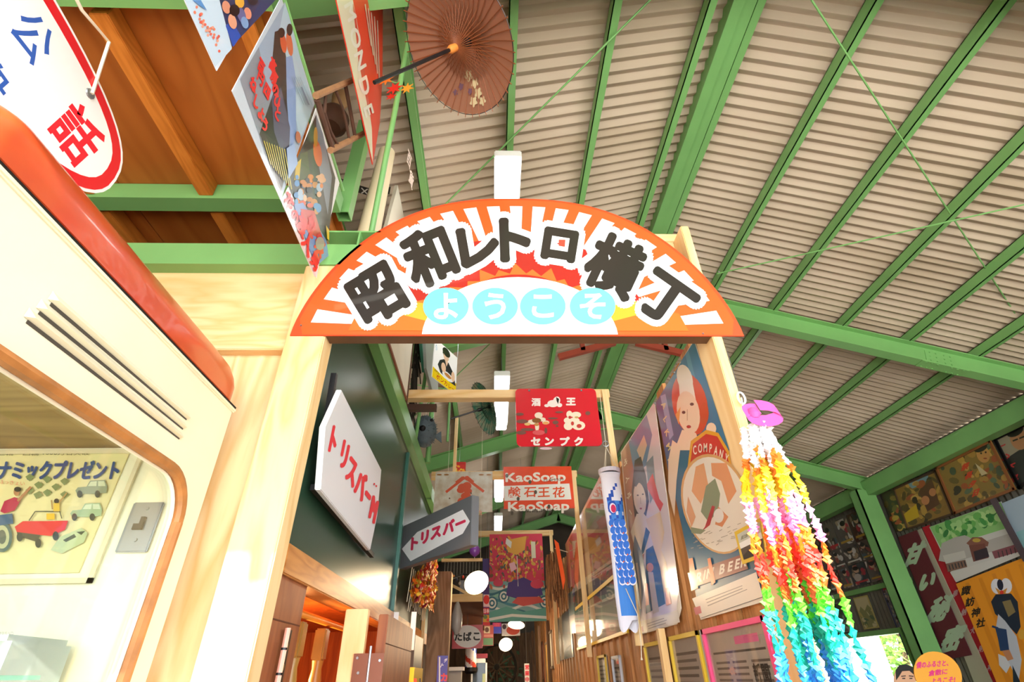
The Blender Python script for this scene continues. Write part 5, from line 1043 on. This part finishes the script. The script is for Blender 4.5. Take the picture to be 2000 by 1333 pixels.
for ch, u, v, s_ in (('花', 562, 398, 1.1), ('の', 574, 424, .9), ('渡', 588, 440, 1.2), ('世', 606, 442, 1.1), ('人', 598, 474, 1.3), ('祭', 622, 480, 1.2), ('男', 612, 510, 1.0)): a.text(ch, (u, v), (12*s_, 24*s_), (9*s_, -28*s_), '#e0202c', bold=1.6)
a.ell(622, 476, 9, 13, '#a8a090', 14).poly([(634, 440), (640, 450), (640, 470), (636, 466)], '#e8c030'); a.build(t3, INKG)
# red and cream banner hung higher
rb_ = MB().slab([PX(-0.55)(*p) for p in ((640, -75), (657, 0), (690, 150), (728, 322), (742, 240), (747, 150), (748, 0), (748, -75))], (1, 0, 0), 0.004).build('red_banner', mat('banner_red', '#e03c24', 0.4)); tag(rb_, 'long red banner with a cream edge and white capital letters hung in the roof', 'banner')
a = Art(PX(-0.55), (1, 0, 0)); a.poly([(643, -60), (678, -60), (700, 60), (726, 250), (728, 318), (690, 150), (657, 0)], '#ece2c4').poly([(688, 0), (694, 30), (712, 140), (722, 230), (716, 200), (700, 120)], '#e03c24')
for ch, u, v, s_ in (('M', 684, 22, 1.0), ('O', 694, 74, 1.0), ('N', 703, 118, 1.0), ('D', 711, 168, 1.0), ('E', 719, 216, .9)): a.text(ch, (u, v), (13*s_, 50*s_), (22, -14), '#f6efe2', bold=1.0)
for k in range(5): a.line([(712+k*6, 8+k*8), (724+k*4, 90+k*18)], 2.2, '#f2c0b0')
a.build(rb_, INKG); tube('hanging_wire', STEEL, rb_, [(-0.552, 0.9, 4.05), (-0.552, 0.9, 4.2)], 0.002, 5)
# brown disc
ds = thing('round_tray', 'dark brown round tray hung under the near rafter', 'tray', (-0.86, 1.22, 4.0))
dc = at(588, -8, Y=1.2); ax = V((0.62, -0.5, -0.6))
MB().lathe(dc, ax, [(0, 0.13), (0.012, 0.145), (0.02, 0.14), (0.012, 0.12)], 32).build('tray', mat('tray_brown', '#5a3226', 0.5), ds, smooth=True)
tube('cord', ROPE, ds, [dc, dc+V((0, 0, 0.2))], 0.002, 5)
# rustic twig lattice
lt = thing('twig_lattice', 'small rustic frame of brown twigs hung beside the film posters', 'lattice', (-0.64, 1.25, 3.3))
BARKM = mat('twig_bark', '#5c3a28', 0.8, 0, 0.3, 25); PALEB = mat('pale_stick', '#a87850', 0.7, 0, 0.2, 20)
pl_ = PX(-0.60)
for p, q_, m_, r in (((617, 187), (697, 153), PALEB, .012), ((645, 294), (716, 258), PALEB, .012), ((619, 195), (648, 288), BARKM, .011), ((696, 158), (714, 258), BARKM, .010), ((675, 168), (693, 264), BARKM, .008)): tube('stick', m_, lt, [pl_(*p), pl_(*q_)], r)
for P in (((636, 186), (634, 220), (646, 258), (660, 284)), ((656, 178), (668, 208), (676, 240), (682, 272))): tube('twig', BARKM, lt, [pl_(*p) for p in P], .006)
tube('hanging_wire', STEEL, lt, [pl_(697, 153), pl_(697, 153)+V((0, 0, 0.35))], 0.002, 5)
jg = thing('clay_jug', 'brown clay jug with a pale spout behind the twig lattice', 'jug', (-0.70, 1.62, 3.7))
jp = at(652, 228, Y=1.55); jb = mat('clay_brown', '#6a4634', 0.7, 0, 0.2, 12)
MB().lathe(jp+V((0, 0, -0.10)), (0, 0, 1), [(0, 0.05), (0.03, 0.075), (0.09, 0.08), (0.14, 0.055), (0.17, 0.03)], 20).build('body', jb, jg, smooth=True)
MB().lathe(jp+V((0, 0, 0.07)), (0.12, 0, 1), [(0, 0.028), (0.1, 0.05), (0.14, 0.03)], 14).build('spout', mat('pale_clay', '#c89a6c', 0.7), jg, smooth=True)
tube('cord', ROPE, jg, [jp+V((0, 0, 0.07)), jp+V((0.03, 0, 0.5))], 0.002, 5)
# maple sprig tied to the pole
mp_ = thing('maple_sprig', 'sprig of orange and red maple leaves tied to the green pole', 'maple sprig', (-0.56, 1.6, 4.1))
def maple(c, s, rx, m_):
    P = []
    for k in range(14):
        r = s*(1.0 if k % 2 == 0 else 0.42); t = 2*math.pi*k/14+rx; P.append(c + V((r*math.cos(t), -0.3*r*math.sin(t+1), r*math.sin(t))))
    MB().slab(P, (0, -1, 0), 0.002).build('leaf', m_, mp_)
MO, MR, MY = mat('leaf_orange', '#ee7a1c', 0.6), mat('leaf_red', '#d82c1c', 0.6), mat('leaf_gold', '#f0a02c', 0.6)
maple(at(754, 155, Z=3.8), 0.04, .2, MO); maple(at(770, 172, Z=3.75), 0.042, 1.0, MR); maple(at(795, 172, Z=3.76), 0.036, .6, MY); maple(at(764, 188, Z=3.72), 0.026, .1, MR)
tube('stem', GREEN, mp_, [at(754, 155, Z=3.8), at(772, 162, Z=3.8), at(785, 160, Z=3.8)], 0.003, 6)
# ------------------------------------------------------------------ paper parasols
def parasol(name, label, hub, A, R, nrib, cloth, ribm, shaftm, ferr, length, depth=0.3):
    hub = V(hub); A = V(A).normalized(); t = thing(name, label, 'parasol', hub, 'paper parasols hung in the roof')
    u = A.orthogonal().normalized(); w = A.cross(u); apex = hub - A*R*0.16
    def pt(k, r, off=0): ang = 2*math.pi*k/nrib; return apex + A*(R*depth*(r/R)**1.5 + off) + (u*math.cos(ang)+w*math.sin(ang))*r
    mb = MB(); rr = [0.06, 0.3, 0.55, 0.8, 0.985]; n2 = nrib*2; vs = []
    for off in (0, -0.0015):
        for f in rr: vs += [pt(k/2, R*f*(1 if k % 2 == 0 else 0.992), off - (0.0 if k % 2 == 0 else 0.004*f)) for k in range(n2)]
    m = len(rr)*n2
    fs = [(b+i*n2+j, b+i*n2+(j+1) % n2, b+(i+1)*n2+(j+1) % n2, b+(i+1)*n2+j) for b in (0, m) for i in range(len(rr)-1) for j in range(n2)]
    mb.add(vs, fs).build('canopy', cloth, t, smooth=True)
    rib0 = None
    for k in range(nrib):
        o = MB().tube([pt(k, R*0.05, 0.003), pt(k, R*0.55, 0.003), pt(k, R*1.03, 0.003)], 0.0022, 4).build('rib', ribm, t)
        run = hub + A*R*0.22; MB().tube([run, pt(k, R*0.52, 0.006)], 0.0016, 4).build('stretcher', ribm, o)
    tube('rim_thread', shaftm, t, [pt(k, R*0.985, 0.002) for k in range(nrib+1)], 0.002, 4)
    tube('shaft', shaftm, t, [apex-A*0.02, hub+A*length], 0.008, 8)
    MB().lathe(hub+A*R*0.20, A, [(0, 0.016), (0.03, 0.018), (0.045, 0.012)], 12).build('runner', ferr, t, smooth=True)
    MB().lathe(apex-A*0.01, A, [(0, 0.02), (0.03, 0.018), (0.035, 0.01)], 12).build('crown', shaftm, t, smooth=True)
    return t, pt, A
PC = bpy.data.materials.new('brown_paper'); PC.use_nodes = True
N = PC.node_tree.nodes; L = PC.node_tree.links; b = N['Principled BSDF']; b.inputs['Base Color'].default_value = (*lin('#b88468'), 1); b.inputs['Roughness'].default_value = 0.6
tl_ = N.new('ShaderNodeBsdfTranslucent'); tl_.inputs[0].default_value = (*lin('#b8703c'), 1); mx = N.new('ShaderNodeMixShader'); mx.inputs[0].default_value = 0.4
L.new(b.outputs[0], mx.inputs[1]); L.new(tl_.outputs[0], mx.inputs[2]); L.new(mx.outputs[0], N['Material Output'].inputs[0])
RIBM = mat('bamboo_rib', '#8a4a24', 0.6); BLKL = mat('black_lacquer', '#1c1a1c', 0.3)
par, pt, A_ = parasol('paper_parasol', 'brown paper parasol hanging open side toward the gate, black shaft tied to the pole', (-0.135, 1.10, 3.74), (-0.572, -0.15, -0.865), 0.285, 44, PC, RIBM, BLKL, mat('orange_ferrule', '#e89040', 0.5), 0.56)
FLW = mat('cream_motif', '#c8b890', 0.7); PUR = mat('plum_motif', '#6a4a5c', 0.7)
# painted blossoms inside one side of the canopy
ks_ = min(range(44), key=lambda k: (pt(k, 0.2)-at(870, 140, Z=3.6)).length)
for dk, r, s, m_ in ((0, .13, .022, FLW), (1.6, .16, .018, FLW), (2.2, .2, .02, FLW), (-1.5, .18, .014, PUR), (0.5, .19, .012, PUR), (1.2, .23, .02, FLW), (-2.2, .21, .012, PUR), (2.8, .235, .018, FLW)):
    c = pt(ks_+dk, r, 0.0045); e1 = (pt(ks_+dk, r+0.02, 0.0045)-c).normalized(); e2 = (pt(ks_+dk+0.3, r, 0.0045)-c).normalized()
    MB().add([c+e1*s*math.cos(t)*(1+0.25*math.cos(5*t))+e2*s*math.sin(t)*(1+0.25*math.cos(5*t)) for t in [2*math.pi*i/20 for i in range(20)]], [list(range(20))]).build('painted_blossom', m_, par, fix=False)
PG = mat('green_paper', '#5fb89c', 0.6, 0, 0.5, 18, col2='#e0d8b8'); 
parasol('paper_parasol', 'small green paper parasol hanging between the fluorescent lights', (-0.07, 4.2, 3.53), (-0.837, -0.226, -0.403), 0.25, 28, PG, mat('green_rib', '#2c5a48', 0.6), BLKL, BLKL, 0.36)
# ------------------------------------------------------------------ dark film strips hung behind the pole
fsn = thing('film_strip', 'black printed strip hung across behind the loft edge', 'strip', (-0.72, 2.0, 3.6))
P_ = [at(u, v, Y=2.0) for u, v in ((655, 352), (690, 366), (730, 378), (762, 372))]
for i in range(3): MB().obox((P_[i]+P_[i+1])/2, (P_[i+1]-P_[i])/2, (0, 0.002, 0), (0, 0, 0.03)).build('segment', mat('film_black', '#231f1e', 0.4) if i == 0 else MATS['film_black'], fsn)
a = Art(PY(1.996), (0, -1, 0)); a.text('WX', (672, 362), (26, 5), (0, -18), '#e8e4e0', fit=True, bold=1).text('✕', (712, 374), (16, 3), (0, -14), '#e8e4e0', bold=0.6); a.build(fsn)
# ------------------------------------------------------------------ thousand paper cranes
random.seed(99)
cr_ = thing('crane_garland', 'thick rainbow garland of folded paper cranes hanging from the right gate post', 'crane garland', (0.79, 1.38, 1.2))
BANDS = [(2.2, '#f6f2ee'), (1.965, '#e87a22'), (1.935, '#f6c81e'), (1.87, '#f2e640'), (1.84, '#f0a8d8'), (1.775, '#ee7ab8'), (1.755, '#f07820'), (1.70, '#ea3a2c'), (1.655, '#c85a1c'), (1.62, '#5ad02c'), (1.565, '#17a890'), (1.48, '#2a8ad0'), (1.40, '#2a62c0'), (1.30, '#3048a0')]
TOP = V((0.800, 1.40, 2.105))
for s in range(26):
    ring = s/26*2*math.pi*3.3; rad = 0.25+0.75*((s*7) % 26)/26
    bx, by = 0.760+0.108*math.cos(ring)*rad, 1.375+0.075*math.sin(ring)*rad
    mb = MB(); jit = random.uniform(-0.045, 0.03); z = 2.07; n = 0
    while z > 1.02:
        t = min(1, max(0, (2.10-z)/0.24)); t2 = (2.10-z)/1.0
        c = V((TOP.x+(0.785-TOP.x)*t2 + (bx-0.785)*(0.25+0.42*t+0.33*min(1, t2*1.5)) + 0.003*math.sin(z*40+s), TOP.y+(by-TOP.y)*(0.3+0.7*t), z))
        col = BANDS[0][1]
        for zb, cc in BANDS:
            if z+jit < zb: col = cc
        a0 = random.random()*6.28; r = 0.0105+0.005*random.random()
        e1 = V((math.cos(a0), math.sin(a0), 0.25))*r; e2 = V((-math.sin(a0), math.cos(a0), 0))*r*0.55; dn = V((0, 0, -0.012)); up = V((0, 0, 0.009))
        lc = lin(col); lc = tuple(min(1, x*random.uniform(0.88, 1.06)) for x in lc)
        mb.add([c+e1, c-e1, c+e2+dn, c-e2+dn, c+up], [(0, 2, 4), (2, 1, 4), (1, 3, 4), (3, 0, 4), (0, 3, 2), (1, 2, 3)], lc)
        z -= 0.0105; n += 1
    tag(mb.build('crane_strand', MATS['ink'], cr_, fix=False), kind='stuff')
PK = mat('pink_ribbon', '#ee5aa0', 0.35, 0, 0.1, 10)
rc = TOP + V((0, -0.02, 0.0))
def ribbon(pts, w):
    mb = MB(); vs = []
    for p in pts: vs += [V(p)+V((0, w*0.4, w)), V(p)-V((0, w*0.4, w))]
    return mb.add(vs, [(2*i, 2*i+1, 2*i+3, 2*i+2) for i in range(len(pts)-1)])
ribbon([rc+V((0.012+0.045*math.sin(t)*1.2, -0.02*math.sin(t/2), 0.005+0.028*math.cos(t)-0.012*t/6)) for t in [i*0.42 for i in range(16)]], 0.022).build('ribbon_loop', PK, cr_, smooth=True, fix=False)
MB().lathe(rc+V((-0.012, -0.008, -0.016)), (0, 0, 1), [(0, 0.012), (0.012, 0.02), (0.03, 0.014), (0.036, 0.005)], 12).build('ribbon_knot', PK, cr_, smooth=True)
hook = at(1448, 778, Y=1.49)
tube('cord', ROPE, cr_, [rc, rc+V((0.0, 0.06, 0.06)), hook], 0.003, 6)
MB().tube([hook+V((0.012*math.cos(t), 0, 0.022*math.sin(t))) for t in [2*math.pi*i/14 for i in range(15)]], 0.0035, 6).build('clip', mat('white_clip', '#f0f0ee', 0.3), cr_, smooth=True)
tube('wire', STEEL, cr_, [hook+V((0, 0, 0.02)), V((0.836, 1.50, 2.42))], 0.0012, 5)
# ================================================================== far end of the passage
random.seed(123)
DWOOD = wood('dark_planks', '#6d5138', '#543c28', 'z', 3, 0.7)
fw = thing('wall_far_planks', 'dark plank wall along the far left of the passage', 'wall', (-0.75, 8.5, 0), kind='structure')
y = 5.75
while y < 12.9:
    w = 0.16+0.03*random.random(); box('plank', DWOOD, fw, -0.80, -0.775, y, y+w-0.006, 0, 2.25+0.05*random.random()); y += w
ew = thing('wall_far_end', 'brown plank wall at the end of the passage', 'wall', (0, 12.0, 0), kind='structure')
x = -0.77
while x < 0.80:
    w = 0.12+0.03*random.random(); box('plank', DWOOD, ew, x, x+w-0.006, 12.0, 12.03, 0, 2.2+0.04*random.random()); x += w
# enamel lamps
LAMPW = mat('lit_enamel', '#fff1d4', 0.4, emit=5); LAMPO = mat('enamel_white', '#f0ead8', 0.3)
def lamp(label, c, ax, r, arm):
    c = V(c); ax = V(ax).normalized(); t = thing('enamel_lamp', label, 'lamp', c, 'enamel shade lamps in the passage')
    MB().lathe(c, ax, [(-0.09, 0.02), (-0.06, r*0.35), (-0.02, r*0.85), (0, r), (0.003, r*0.98), (-0.015, r*0.8)], 28, cap=False).build('shade', LAMPO, t, smooth=True)
    MB().lathe(c, ax, [(-0.055, r*0.5), (-0.012, r*0.90), (-0.004, r*0.9), (0.0, r*0.6)], 24).build('lit_inside', LAMPW, t, smooth=True)
    MB().lathe(c, ax, [(-0.13, 0.018), (-0.085, 0.022)], 12).build('socket', BLK, t, smooth=True)
    tube('arm', BLK, t, [c-ax*0.12]+[V(p) for p in arm], 0.009)
    l = bpy.data.lights.new('lamp_light', 'POINT'); l.energy = 6; l.color = (1, 0.78, 0.5); l.shadow_soft_size = 0.08
    o = bpy.data.objects.new('lamp_light', l); COL.objects.link(o); o.parent = t; o.location = ax*0.08
lamp('lit enamel lamp on a black arm beside the weathered pillar', (-0.165, 5.2, 2.205), (0.3, -0.72, -0.62), 0.118, [(-0.30, 5.32, 2.30), (-0.40, 5.2, 2.24)])
lamp('lit enamel lamp under the lower edge of the tapestry', (0.29, 7.5, 2.03), (-0.1, -0.35, -0.9), 0.11, [(0.29, 7.6, 2.25), (0.29, 7.7, 3.2), (0.29, 7.15, 3.08)])
lamp('farthest lit enamel lamp, low in the passage', (0.18, 9.0, 1.885), (0.1, -0.8, -0.55), 0.105, [(0.18, 9.2, 2.1), (0.3, 10.2, 2.3), (0.79, 10.4, 2.35)])
# shop awning left, tobacco sign
aw = thing('shop_awning', 'brown timber awning over the tobacco shop', 'awning', (-0.45, 7.0, 2.2))
box('fascia', PINE_X, aw, -0.77, -0.13, 6.45, 6.49, 2.19, 2.27); MB().add([(-0.77, 6.49, 2.2), (-0.13, 6.49, 2.2), (-0.13, 7.9, 2.0), (-0.77, 7.9, 2.0), (-0.77, 6.49, 2.22), (-0.13, 6.49, 2.22), (-0.13, 7.9, 2.02), (-0.77, 7.9, 2.02)], [(0,3,2,1),(4,5,6,7),(0,1,5,4),(1,2,6,5),(2,3,7,6),(3,0,4,7)]).build('soffit', mat('awning_brown', '#7a4a2c', 0.6, 0, 0.2, 6), aw)
bar('brace', PINE_X, aw, (-0.60, 6.47, 2.42), (-0.3, 6.47, 2.27), 0.03, 0.03)
box('grey_panel', mat('awning_grey', '#86868a', 0.5), aw, -0.40, -0.18, 6.5, 6.52, 2.27, 2.42)
tb = sheet('tobacco_sign', 'red sign with a white oval and black tobacco lettering', 'sign', rectY(7.0, -0.50, -0.135, 1.755, 2.0), (0, -1, 0), 0.01, mat('tobacco_red', '#cc4048', 0.4))
a = Art(PY(7.0), (0, -1, 0)); a.ell(913, 1244, 27, 22, '#ece8e2', 28)
for ch, u in (('た', 895), ('ば', 913), ('こ', 931)): a.text(ch, (u, 1244), (17, 0), (0, -19), '#1f1a1a', bold=0.8)
a.build(tb); tube('hanger', STEEL, tb, [(-0.32, 7.0, 2.0), (-0.32, 7.0, 2.122)], 0.003, 5)
bg_ = thing('plastic_bag', 'translucent grey bag hanging beside the weathered pillar', 'bag', (-0.42, 6.2, 2.0))
MB().lathe((-0.40, 6.2, 1.85), (0, 0, 1), [(0, 0.02), (0.06, 0.055), (0.18, 0.06), (0.28, 0.03), (0.31, 0.012)], 14).build('bag', mat('bag_grey', '#a09a98', 0.35), bg_, smooth=True); tube('cord', ROPE, bg_, [(-0.40, 6.2, 2.15), (-0.40, 6.458, 2.2)], 0.003, 5)
# barber pole, glass cabinet with red roof, pale cabinet, wheel
bpz = thing('barber_pole', 'red white and blue striped barber pole in the far shop front', 'barber pole', (-0.35, 9.0, 1.5))
mb = MB(); n, rows = 20, 24; vs = []
for i in range(rows+1): vs += [V((-0.35+0.085*math.cos(2*math.pi*j/n), 9.0+0.085*math.sin(2*math.pi*j/n), 1.60+0.24*i/rows)) for j in range(n)]
b0 = 0; mb.v += vs
for i in range(rows):
    for j in range(n):
        k = (j/n + i/rows*0.7) % 1; mb.f.append([i*n+j, i*n+(j+1) % n, (i+1)*n+(j+1) % n, (i+1)*n+j]); mb.c.append(lin('#f2efe8') if k < .4 else lin('#2c4aa8') if k < .62 else lin('#f2efe8') if k < .8 else lin('#d8402c'))
mb.build('striped_cylinder', INKG, bpz, fix=False); MB().lathe((-0.35, 9.0, 1.52), (0, 0, 1), [(0, 0.07), (0.03, 0.1), (0.08, 0.1)], 20).build('base', BLK, bpz, smooth=True); MB().lathe((-0.35, 9.0, 1.84), (0, 0, 1), [(0, 0.09), (0.03, 0.09), (0.05, 0.04)], 20).build('cap', mat('pole_red', '#b83428', 0.4), bpz, smooth=True)
box('bracket', BLK, bpz, -0.775, -0.44, 8.98, 9.02, 1.55, 1.58)
gc = thing('ticket_booth', 'narrow glazed cabinet with a red roof at the end of the passage', 'cabinet', (-0.22, 9.3, 0))
box('roof', mat('cabinet_red', '#8a2430', 0.4), gc, -0.36, -0.10, 9.2, 9.5, 1.72, 1.78); box('back', mat('cabinet_dark', '#26302e', 0.3), gc, -0.34, -0.12, 9.4, 9.44, 0, 1.72)
for x in (-0.35, -0.13): box('corner_post', WHITE, gc, x, x+0.025, 9.22, 9.25, 0, 1.72)
box('head_rail', WHITE, gc, -0.35, -0.105, 9.22, 9.25, 1.66, 1.72); MB().box(-0.325, -0.13, 9.23, 9.234, 0.8, 1.66).build('glass', LAMF, gc); box('yellow_card', mat('lime_card', '#d8e04a', 0.5), gc, -0.18, -0.135, 9.30, 9.304, 1.3, 1.52)
pc = thing('pale_cabinet', 'pale grey cabinet beside the weathered pillar', 'cabinet', (-0.5, 8.0, 0)); box('top', WHITE, pc, -0.70, -0.40, 7.9, 8.2, 1.55, 1.59); box('body', mat('pale_grey', '#b4b2ac', 0.5), pc, -0.68, -0.43, 7.93, 8.2, 0, 1.55)
wh = thing('cart_wheel', 'dark spoked cart wheel leaning at the end of the passage', 'wheel', (0.06, 10.4, 1.55))
wc = V((0.05, 10.4, 1.62)); MB().tube([wc+V((0.33*math.cos(t), 0, 0.33*math.sin(t))) for t in [2*math.pi*i/32 for i in range(33)]], 0.022, 8).build('rim', TWIG, wh, smooth=True)
MB().lathe(wc+V((0, 0.04, 0)), (0, -1, 0), [(0, 0.05), (0.08, 0.045), (0.1, 0.02)], 14).build('hub', TWIG, wh, smooth=True)
for k in range(12): t = 2*math.pi*k/12; tube('spoke', mat('spoke_wood', '#6a5238', 0.8) if k == 0 else MATS['spoke_wood'], wh, [wc, wc+V((0.32*math.cos(t), 0, 0.32*math.sin(t)))], 0.011, 6)
bar('stand', TWIG, wh, wc+V((0, 0.1, -1.6)), wc+V((0, 0.06, 0)), 0.05, 0.05, (0, 1, 0))
# signs hung in the distance
def far_sign(name, label, Y, u0, v0, u1, v1, base, draw):
    p, q_ = at(u0, v0, Y=Y), at(u1, v1, Y=Y); o = sheet(name, label, 'sign', rectY(Y, p.x, q_.x, q_.z, p.z), (0, -1, 0), 0.008, mat(name+'_base', base, 0.45)); a = Art(PY(Y), (0, -1, 0)); draw(a); a.build(o)
    tube('hanger', STEEL, o, [(( p.x+q_.x)/2, Y+0.004, p.z), ((p.x+q_.x)/2, Y+0.004, zr((p.x+q_.x)/2)+0.06)], 0.002, 5); return o
def d1(a):
    a.rect(944, 1162, 13, 24, '#e9e4de').ell(950, 1172, 6, 9, '#d84030', 14).rect(943, 1188, 14, 12, '#b83038').text('日本', (950, 1194), (12, 0), (0, -8), '#f0e4dc', fit=True, bold=.4).rect(943, 1202, 14, 14, '#c8b030').ell(948, 1206, 4, 4, '#5a8a3c').ell(953, 1212, 3, 3, '#c84030').rect(943, 1216, 14, 6, '#c83a34')
far_sign('picture_banner', 'narrow coloured banner hanging just left of the tapestry', 7.2, 943, 1092, 958, 1222, '#3c2c78', d1)
far_sign('cola_sign', 'small red and green sign board under the picture banner', 8.2, 943, 1222, 964, 1262, '#b8504a', lambda a: a.rect(945, 1224, 12, 14, '#d8c8a8').ell(951, 1231, 4, 5, '#6a4a3c').rect(944, 1247, 19, 14, '#6a9a70').rect(945, 1240, 18, 5, '#d89080'))
far_sign('blue_pink_sign', 'small blue and pink sign under the tapestry', 8.6, 962, 1217, 979, 1238, '#3a4ae0', lambda a: a.rect(962, 1217, 17, 8, '#c83a9c').text('酒', (970, 1221), (12, 0), (0, -7), '#f06080', fit=True, bold=.4))
far_sign('white_red_sign', 'white sign with a red disc beside the low enamel lamp', 8.9, 980, 1219, 1016, 1242, '#d9d4cc', lambda a: a.ell(1002, 1232, 13, 9, '#c8482c', 18).ell(985, 1225, 4, 5, '#3c3434'))
far_sign('vertical_red_sign', 'tall narrow white sign with red characters low in the passage', 8.0, 1024, 1297, 1035, 1345, '#d8d2ca', lambda a: [a.text(ch, (1029.5, 1304+k*12), (9, 0), (0, -10), '#d03040', bold=.4) for k, ch in enumerate('営業中')])
def dl_(a):
    a.rect(887, 908, 20, 14, '#c8281c'); random.seed(9)
    for k in range(14): a.ell(887+20*random.random(), 906+16*random.random(), 2.5, 2, random.choice(['#f0a020', '#e8c030', '#e06020']), 8)
far_sign('gold_banner', 'red and gold banner hung behind the soy sauce sign', 6.0, 885, 903, 909, 930, '#b82018', dl_)
# rail with trinkets and a purple balloon
tr_ = thing('trinket_rail', 'pine rail with trinkets strung under it beside the enamel lamp', 'rail', (-0.3, 6.0, 2.5)); box('rail', PINE_X, tr_, -0.58, -0.13, 5.98, 6.02, 2.535, 2.565)
for x in (-0.56, -0.15): tube('cord', ROPE, tr_, [(x, 6.0, 2.56), (x, 6.0, zr(x)+0.06)], 0.002, 5)
for k in range(12):
    x = -0.54+0.034*k; z = 2.40-0.08*random.random(); tube('string', ROPE, tr_, [(x, 6.0, 2.535), (x, 6.0, z)], 0.0015, 4)
    MB().lathe((x, 6.0, z-0.03), (0, 0, 1), [(0, 0.004), (0.012, 0.014), (0.028, 0.012), (0.036, 0.003)], 10).build('trinket', mat('trinket%d' % k, ('#d8442c', '#4a8a4c', '#e0c8a0', '#e08a3c', '#3c3c48', '#c8b8a8')[k % 6], 0.4), tr_, smooth=True)
bl_ = thing('purple_balloon', 'shiny purple balloon above the trinket rail', 'balloon', (-0.215, 5.97, 2.57))
MB().lathe((-0.215, 5.95, 2.572), (0, 0, 1), [(0, 0.006), (0.008, 0.02), (0.03, 0.05), (0.065, 0.062), (0.1, 0.052), (0.125, 0.025), (0.13, 0.004)], 20).build('balloon', mat('purple_foil', '#8a4ab0', 0.2, coat=0.5), bl_, smooth=True); tube('string', ROPE, bl_, [(-0.215, 5.95, 2.575), (-0.215, 5.975, 2.55)], 0.003, 5)
# straw raincoat and orange cloth hung on the fence
sw = thing('straw_raincoat', 'brown straw raincoat with an orange cloth hung on the fence past the third frame', 'raincoat', (0.74, 6.2, 2.0))
mb = MB()
for k in range(130):
    t = random.random(); p = V((0.56+0.17*t, 5.78+0.08*random.random(), 2.66-0.22*abs(t-.5)-0.30*random.random())); mb.tube([p, p+V((0.01*random.gauss(0, 1), 0.03*random.gauss(0, 1), -0.16-0.12*random.random()))], 0.007, 4)
tag(mb.build('straw', mat('straw_brown', '#8a5a34', 0.85, 0, 0.3, 20), sw), kind='stuff')
MB().slab([(0.655, 5.74, 2.70), (0.70, 5.74, 2.66), (0.745, 5.74, 2.3), (0.715, 5.74, 2.2)], (0, -1, 0), 0.01).build('orange_cloth', mat('orange_cloth', '#ee5a1c', 0.7), sw)
tube('loop', ROPE, sw, [(0.66, 5.8, 2.62), (0.81, 5.82, 2.58)], 0.004, 5)
for i, (y, x) in enumerate(((8.4, 0.76), (9.3, 0.70), (10.3, 0.66))):
    one(MB().box(x, x+0.045, y, y+0.05, 0, 2.15), 'passage_post', AGED if i % 2 else DWOOD, 'aged timber post against the fence, %s from the tapestry' % ('first', 'second', 'third')[i], 'post', 'posts against the far fence', 'structure', bevel=0.004)
for i, (y, z0, z1, c) in enumerate(((8.0, 1.55, 2.0, '#d8c8a8'), (8.7, 1.3, 1.9, '#c89a4c'), (9.6, 1.4, 1.95, '#a8482c'))):
    q = rectX(0.80, y, y+0.45, z0, z1, -1); o = sheet('wall_print', ('pale framed print past the third pine frame', 'golden framed print further along the fence', 'reddish framed print near the end of the fence')[i], 'print', q, (-1, 0, 0), 0.008, mat('wall_print%d' % i, c, 0.4)); frame(q, (-1, 0, 0), 0.03, 0.012, AGED, o)
# leafy plant heap at the end
pt_ = thing('potted_foliage', 'dark leafy plant at the end of the passage', 'plant', (0.2, 11.2, 0)); MB().lathe((0.2, 11.2, 0), (0, 0, 1), [(0, 0.12), (0.3, 0.16), (0.32, 0.15)], 16).build('pot', mat('clay_pot', '#8a4a34', 0.8), pt_, smooth=True)
mb = MB()
for k in range(260):
    p = V((min(0.68, 0.2+random.gauss(0, .2)), 11.2+random.gauss(0, .15), 1.1+random.gauss(0, .35))); a1 = V((random.random()-.5, random.random()-.5, random.random()-.5)).normalized()*0.06; b1 = a1.orthogonal().normalized()*0.03; mb.add([p-a1, p+b1, p+a1, p-b1], [(0, 1, 2, 3)])
tag(mb.build('leaves', mat('dark_leaf', '#4a6a48', 0.5), pt_, fix=False), kind='stuff')
tube('stem', TWIG, pt_, [(0.2, 11.2, 0.3), (0.2, 11.2, 1.2)], 0.02)
